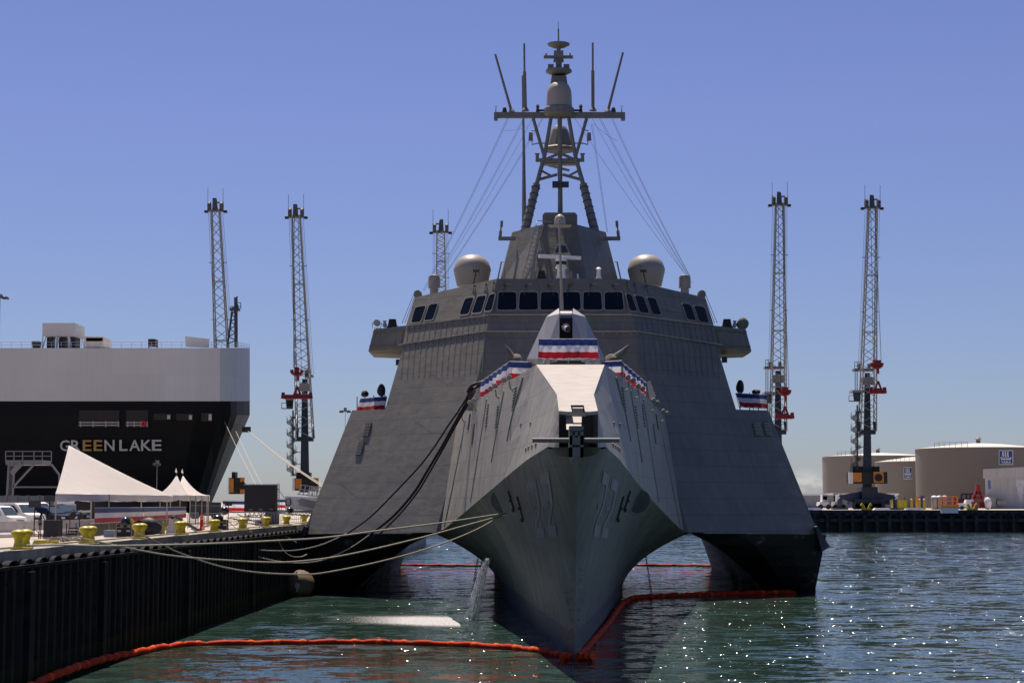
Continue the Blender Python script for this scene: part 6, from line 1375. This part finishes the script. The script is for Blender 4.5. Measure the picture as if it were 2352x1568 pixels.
# stage equipment
def case(label, u0, u1, v0_, v1_, Y=None, m_=None, name='flight_case', cat='flight case', trim_=True):
    p = D((u0 + u1) / 2, v1_); Y = p.y; q = lambda u, v, d=0: W(u, v, Y + d); r = thing(name, label, cat, tuple(p)); a = q(u0, v1_); a.z = DZ; b_ = q(u1, v0_, .6)
    dp = .6; MB().span((a.x, Y, DZ), (q(u1, v0_).x, Y + dp, q(u0, v0_).z)).build('body', m_ or black, r)
    if trim_:
        x0, x1, z1 = a.x, q(u1, v0_).x, q(u0, v0_).z; mb = MB()
        for x in (x0, x1): mb.bar((x, Y - .01, DZ), (x, Y - .01, z1), .03)
        for z in (DZ + .03, z1, z1 - .12): mb.bar((x0, Y - .01, z), (x1, Y - .01, z), .03)
        mb.build('edge_trim', trim, r); mb = MB()
        for t in (.2, .8): mb.box((lerp(x0, x1, t), Y - .02, lerp(DZ, z1, .5)), (.14, .03, .08))
        mb.build('latch', gl_let, r)
    return r
def monitor(label, u0, u1, v0_, v1_, Y, sd=1):
    q = lambda u, v, d=0: W(u, v, Y + d); c = q((u0 + u1) / 2, (v0_ + v1_) / 2); r = thing('covered_speaker', label, 'speaker', (c.x, Y, q(u0, v1_).z), 'dome-shaped covered loudspeakers'); m = PX(Y)
    MB().blob(c + Vector((0, .1, -(v1_ - v0_) * .3 * m)), ((u1 - u0) / 2 * m, .3, (v1_ - v0_) * .75 * m), sd, .12).build('cover', mat('shiny_black', (.012, .014, .02), .25), r, smooth=True); MB().box((c.x, Y + .1, q(u0, v1_).z + .01), ((u1 - u0) * m, .4, .04)).build('base', black, r); return r
case('black flight case with white edges below the big tent', 267, 302, 1203, 1234)
monitor('shiny black covered speaker on the flight case below the big tent', 275, 300, 1184, 1203, 70, 4)
case('grey-blue block weighing down a tent leg', 238, 262, 1217, 1233, m_=mat('ballast_blue', (.22, .26, .32), .8), name='ballast_block', cat='block', trim_=False)
case('black flight case with grey end right of the red marker post', 497, 521, 1193, 1217)
monitor('blue-black covered speaker beside the right flight case', 485, 513, 1180, 1194, 85, 7)
monitor('round black covered speaker under the small screen stand', 503, 526, 1162, 1175, 100, 9)
monitor('small black covered speaker left of the gangway seal', 657, 674, 1163, 1173, 104, 12)
case('tall black subwoofer standing on the quay behind the bollards', 99, 135, 1194, 1237, name='subwoofer', cat='speaker', trim_=False)
case('grey-green electrical cabinet beside the yellow post', 362, 372.5, 1191, 1226, m_=mat('cabinet_green', (.17, .20, .18), .7), name='electrical_cabinet', cat='cabinet', trim_=False)
p = D(376, 1226); props(MB().lathe(p, [(.06, 0), (.06, .5), (.03, .55)], 10).build('guard_post', mat('post_yellow', (.55, .36, .01), .5), smooth=True), 'thick yellow guard post beside the grey-green cabinet', 'post')
p = D(391, 1226); mb = MB(); m = PX(p.y); rows = [[p + Vector((x * m, y, z * m)) for y in (0, 1.6)] for x, z in ((-11, 0), (-9, 8), (-5, 18), (-4, 35), (5, 35), (6, 18), (10, 8), (12, 0))]; mb.grid(rows); mb.face([r_[0] for r_ in rows]); mb.face([r_[1] for r_ in rows][::-1])
props(mb.build('concrete_barrier', barrier_m), 'single tall pale barrier seen end-on beside the yellow post', 'barrier')
p = D(336, 1229); mb = MB(); m = PX(p.y)
for k in range(5): mb.lathe(p + Vector(((-18 + k * 9) * m, .3 + .2 * (k % 2), .30)), [(.18, -.12), (.34 - .02 * k, -.1), (.34 - .02 * k, .1), (.18, .12)], 16, axis='Y')
mb.blob(p + Vector((0, .5, .35)), (24 * m, .4, .42), 2, .15)
props(mb.build('covered_heap', black, smooth=True), 'black tarpaulin heap on the quay between the second and third bollards', 'tarpaulin')
rope('hose_bundle', 'white hoses curving from the quay up over the black heap', [(300, 1234), (318, 1232), (338, 1225), (352, 1214), (362, 1206)], 73, 78, .035, white, 'hoses on the quay', 'hose')
rope('hose_bundle', 'lower pale hose lying beside the white hoses by the cabinet', [(308, 1236), (330, 1232), (350, 1222), (364, 1212)], 73, 78, .03, steel, 'hoses on the quay', 'hose')
r = thing('fire_hydrant', 'small yellow hydrant just left of the third bollard pair', 'hydrant', tuple(D(302, 1222))); o = ORG[r.name]; MB().lathe(o, [(.09, 0), (.07, .1), (.06, .5), (.09, .55), (.04, .66)], 10).build('barrel', mat('post_yellow', (0, 0, 0)), r, smooth=True); MB().tube([o + Vector((-.14, 0, .42)), o + Vector((.14, 0, .42))], .04, 8).build('outlet', mat('post_yellow', (0, 0, 0)), r)
for k, (u, v, lb) in enumerate(((461, 1220, 'tall red and white marker post by the fifth bollard pair'), (465.5, 1216, 'slimmer red marker post just right of the taller one'))):
    p = D(u, v); m = PX(p.y); h_ = (40 if k == 0 else 36) * m; r = thing('marker_post', lb, 'marker post', tuple(p), 'red marker posts'); MB().lathe(p, [(.11, 0), (.11, .05), (.055, .08), (.045, h_)], 12).build('post', mat('marker_red', (.6, .02, .01), .5), r, smooth=True)
    for z in (.55, .68): MB().lathe(p + Vector((0, 0, z * h_ / .8)), [(.05, 0), (.05, .04)], 12).build('band', white, r)
p = D(452, 1219); props(MB().bar(p + Vector((0, 0, .05)), W(499, 1197, 84), .07).build('barrier_pole', mat('pole_pink', (.7, .35, .28), .6)), 'pale red pole leaning beside the fifth bollard pair', 'pole')
# crowd barricades
def barricade(label, pts_, h_px, Y, name='barricade'):
    r = thing(name, label, 'barricade', tuple(D(pts_[0][0], pts_[0][1])), 'metal barricades behind the bollards'); mb = MB()
    a = D(*pts_[0]); b_ = D(*pts_[1]); h_ = h_px * PX(a.y)
    for z in (.08, h_ * .5, h_): mb.bar(a + Vector((0, 0, z)), b_ + Vector((0, 0, z)), .035)
    n_ = 9
    for k in range(n_ + 1): q = lerp(a, b_, k / n_); mb.bar(q + Vector((0, 0, .0 if k in (0, n_) else .08)), q + Vector((0, 0, h_)), .035 if k in (0, n_) else .018)
    mb.build('frame', steel, r); return r
barricade('metal barricade left of the red marker posts', [(431, 1214), (455, 1212)], 36, 95)
barricade('metal barricade between the marker posts and the flight case', [(470, 1213), (512, 1210)], 34, 95)
barricade('metal barricade between the sixth and seventh bollards', [(528, 1209), (560, 1207)], 22, 100)
barricade('metal barricade just left of the ballast cage', [(562, 1208), (606, 1205)], 24, 100)
barricade('metal barricade near the last bollards', [(645, 1204), (690, 1200)], 20, 105)
r = thing('steel_frame_heap', 'tangle of pale steel frames on the quay between the sixth bollards', 'steel frames', tuple(D(575, 1208))); mb = MB(); q = lambda u, v: W(u, v, 101)
for a, c in (((535, 1192), (610, 1196)), ((540, 1205), (575, 1182)), ((548, 1198), (590, 1203)), ((560, 1184), (600, 1188)), ((545, 1180), (604, 1206)), ((572, 1182), (566, 1208)), ((602, 1186), (602, 1207)), ((520, 1188), (545, 1192))): mb.bar(q(*a), q(*c), .06)
mb.build('bar', mat('frame_pale', (.45, .44, .42), .6), r)
case('dark crate between the seventh bollards and the cage', 585, 606, 1193, 1206, name='crate', cat='crate', trim_=False)
# stands
def stand(label, u, vg, vt, bw, bh, name='speaker_stand', cat='speaker stand'):
    p = D(u, vg); m = PX(p.y); r = thing(name, label, cat, tuple(p), 'tripod stands on the quay'); t_ = Vector((p.x, p.y, W(u, vt, p.y).z))
    MB().tube([p + Vector((0, 0, .1)), t_], .022, 8).build('pole', black, r)
    for a in (.4, 2.5, 4.4): MB().tube([p + Vector((0, 0, .38)), p + Vector((math.cos(a) * .42, math.sin(a) * .42, 0))], .016, 6).build('leg', black, r)
    MB().box(t_ + Vector((0, 0, bh * m / 2)), (bw * m, .3, bh * m), top=.92).build('speaker_box', mat('box_dark', (.03, .03, .032), .6), r); MB().box(t_ + Vector((bw * m / 2, -.1, bh * m / 2)), (.04, .1, bh * m * .8)).build('grille', dark, r); return r
stand('tall stand with a dark speaker box in front of the white vans', 78, 1236, 1165, 25, 16)
stand('stand with a dark speaker box under the left corner of the big tent', 112, 1232, 1151, 22, 14)
stand('stand with a dark lamp box before the bright striped banner', 524, 1212, 1161, 16, 9)
p = D(88, 1236); r = thing('microphone_boom', 'thin lattice boom stand between the light stand and the subwoofer', 'stand', tuple(p)); mb = MB(); mb.bar(p, W(94, 1176, p.y), .03); mb.bar(p + Vector((.08, 0, 0)), W(96, 1176, p.y), .03)
for k in range(9): mb.bar(lerp(p, W(94, 1176, p.y), k / 9), lerp(p + Vector((.08, 0, 0)), W(96, 1176, p.y), (k + .6) / 9), .015)
mb.bar(W(95, 1176, p.y), W(88, 1200, p.y), .03); mb.bar(W(95, 1176, p.y), W(104, 1196, p.y), .03); mb.box(W(92, 1203, p.y), (.12, .1, .08)); mb.build('frame', black, r)
p = D(164, 1236); r = thing('stage_steps', 'black folding steps behind the second bollard pair', 'steps', tuple(p)); m = PX(p.y); mb = MB()
for k in range(4): mb.box(p + Vector((0, .12 * k, .06 + .11 * k)), (22 * m, .16, .05))
mb.build('tread', black, r); mb = MB()
for s_ in (-1, 1): mb.bar(p + Vector((s_ * 11 * m, -.05, 0)), p + Vector((s_ * 11 * m, .45, .5)), .03); mb.bar(p + Vector((s_ * 11 * m, .45, .45)), p + Vector((s_ * 11 * m, .45, .95)), .03); mb.bar(p + Vector((s_ * 11 * m, -.05, .1)), p + Vector((s_ * 11 * m, -.05, .6)), .03)
mb.build('handrail', dark, r)
# people behind the barrier
def person(label, u, v0_, v1_, Y, coat, hair, lean):
    q = W(u, v1_, Y); h_ = W(u, v0_, Y).z - q.z; s_ = h_ / 1.0; r = thing('person', label, 'person', (q.x, Y, DZ), 'people standing behind the barrier')
    zt_ = W(u, v0_, Y).z; tot = zt_ - DZ
    J = {'pel': (0, 0, .53), 'waist': (lean * .02, 0, .60), 'chest': (lean * .05, -.01, .74), 'neck': (lean * .07, -.01, .84), 'head': (lean * .085, -.02, .90), 'crown': (lean * .09, -.02, .965),
         'ls': (-.10 + lean * .06, 0, .80), 'le': (-.13, -.03, .66), 'lh': (-.07, -.10, .58), 'rs': (.10 + lean * .06, 0, .80), 're': (.13, -.03, .66), 'rh': (.06, -.11, .60),
         'lp': (-.05, 0, .50), 'lk': (-.055, -.01, .27), 'la': (-.06, .01, .04), 'lt': (-.065, -.07, .015), 'rp': (.05, 0, .50), 'rk': (.06, -.02, .27), 'ra': (.06, .01, .04), 'rt': (.07, -.07, .015)}
    Rd = {'pel': .075, 'waist': .07, 'chest': .085, 'neck': .032, 'head': .05, 'crown': .045, 'ls': .042, 'le': .03, 'lh': .02, 'rs': .042, 're': .03, 'rh': .02, 'lp': .06, 'lk': .04, 'la': .026, 'lt': .022, 'rp': .06, 'rk': .04, 'ra': .026, 'rt': .022}
    Ed = [('pel', 'waist'), ('waist', 'chest'), ('chest', 'neck'), ('neck', 'head'), ('head', 'crown'), ('chest', 'ls'), ('ls', 'le'), ('le', 'lh'), ('chest', 'rs'), ('rs', 're'), ('re', 'rh'), ('pel', 'lp'), ('lp', 'lk'), ('lk', 'la'), ('la', 'lt'), ('pel', 'rp'), ('rp', 'rk'), ('rk', 'ra'), ('ra', 'rt')]
    ks = list(J); me = bpy.data.meshes.new('body'); me.from_pydata([tuple(c * tot for c in J[k]) for k in ks], [(ks.index(a), ks.index(b_)) for a, b_ in Ed], []); o = bpy.data.objects.new('body', me); COL.objects.link(o); o.parent = r
    sk = o.modifiers.new('skin', 'SKIN'); sk.use_smooth_shade = True
    for i, k in enumerate(ks): me.skin_vertices[0].data[i].radius = (Rd[k] * tot,) * 2
    me.skin_vertices[0].data[0].use_root = True; o.modifiers.new('sub', 'SUBSURF').levels = 2; me.materials.append(coat)
    ORG['_p'] = 0
    hb = MB(); hb.blob(Vector(J['crown']) * tot + Vector((0, .01, -.02 * tot)), (.058 * tot, .062 * tot, .055 * tot), 2, .05); hb.v = [v_ + Vector((q.x, Y, DZ)) for v_ in hb.v]; hb.build('hair', hair, r, smooth=True)
    fc = MB(); fc.blob(Vector(J['head']) * tot + Vector((0, -.03 * tot, .012 * tot)), (.036 * tot, .03 * tot, .045 * tot), 1, .02); fc.v = [v_ + Vector((q.x, Y, DZ)) for v_ in fc.v]; fc.build('face', mat('skin', (.35, .20, .14), .6), r, smooth=True)
    return r
person('person in dark clothes standing left of another behind the barrier', 168, 1169, 1196, 90, black, black, .1)
person('person in dark clothes with pale cap standing right of the other', 186, 1171, 1196, 90, mat('coat_brown', (.03, .022, .02), .8), gl_let, -.3)
# clutter on the quay edge
mb = MB(); rg = random.Random(4)
for k in range(16): p = D(rg.uniform(110, 190), rg.uniform(1241, 1248)); mb.tube(catmull([p + Vector((rg.uniform(-.5, .5), rg.uniform(-.6, .6), rg.uniform(.02, .16))) for _ in range(5)], 4), rg.uniform(.015, .03), 5)
props(mb.build('cable_heap', mat('cable_mix', (.16, .13, .10), .7, var=.7, scale=5)), 'tangled heap of cables on the quay between the first two bollard pairs', 'cables', kind=None)
p = D(95, 1250); props(MB().box(p + Vector((0, 0, .08)), (.55, .3, .14), top=.8).box(p + Vector((.4, .05, .07)), (.3, .25, .12)).build('yellow_fitting', yellow), 'low yellow steel fitting on the quay right of the nearest bollards', 'fitting')
p = QP(-.3, 91, 3.85); props(MB().box(p, (.35, .4, .25)).box(p + Vector((.05, 0, -.2)), (.15, .15, .3)).build('cable_guide', mat('post_yellow', (0, 0, 0))), 'yellow cable guide block hanging over the quay face by the shore cable', 'block')
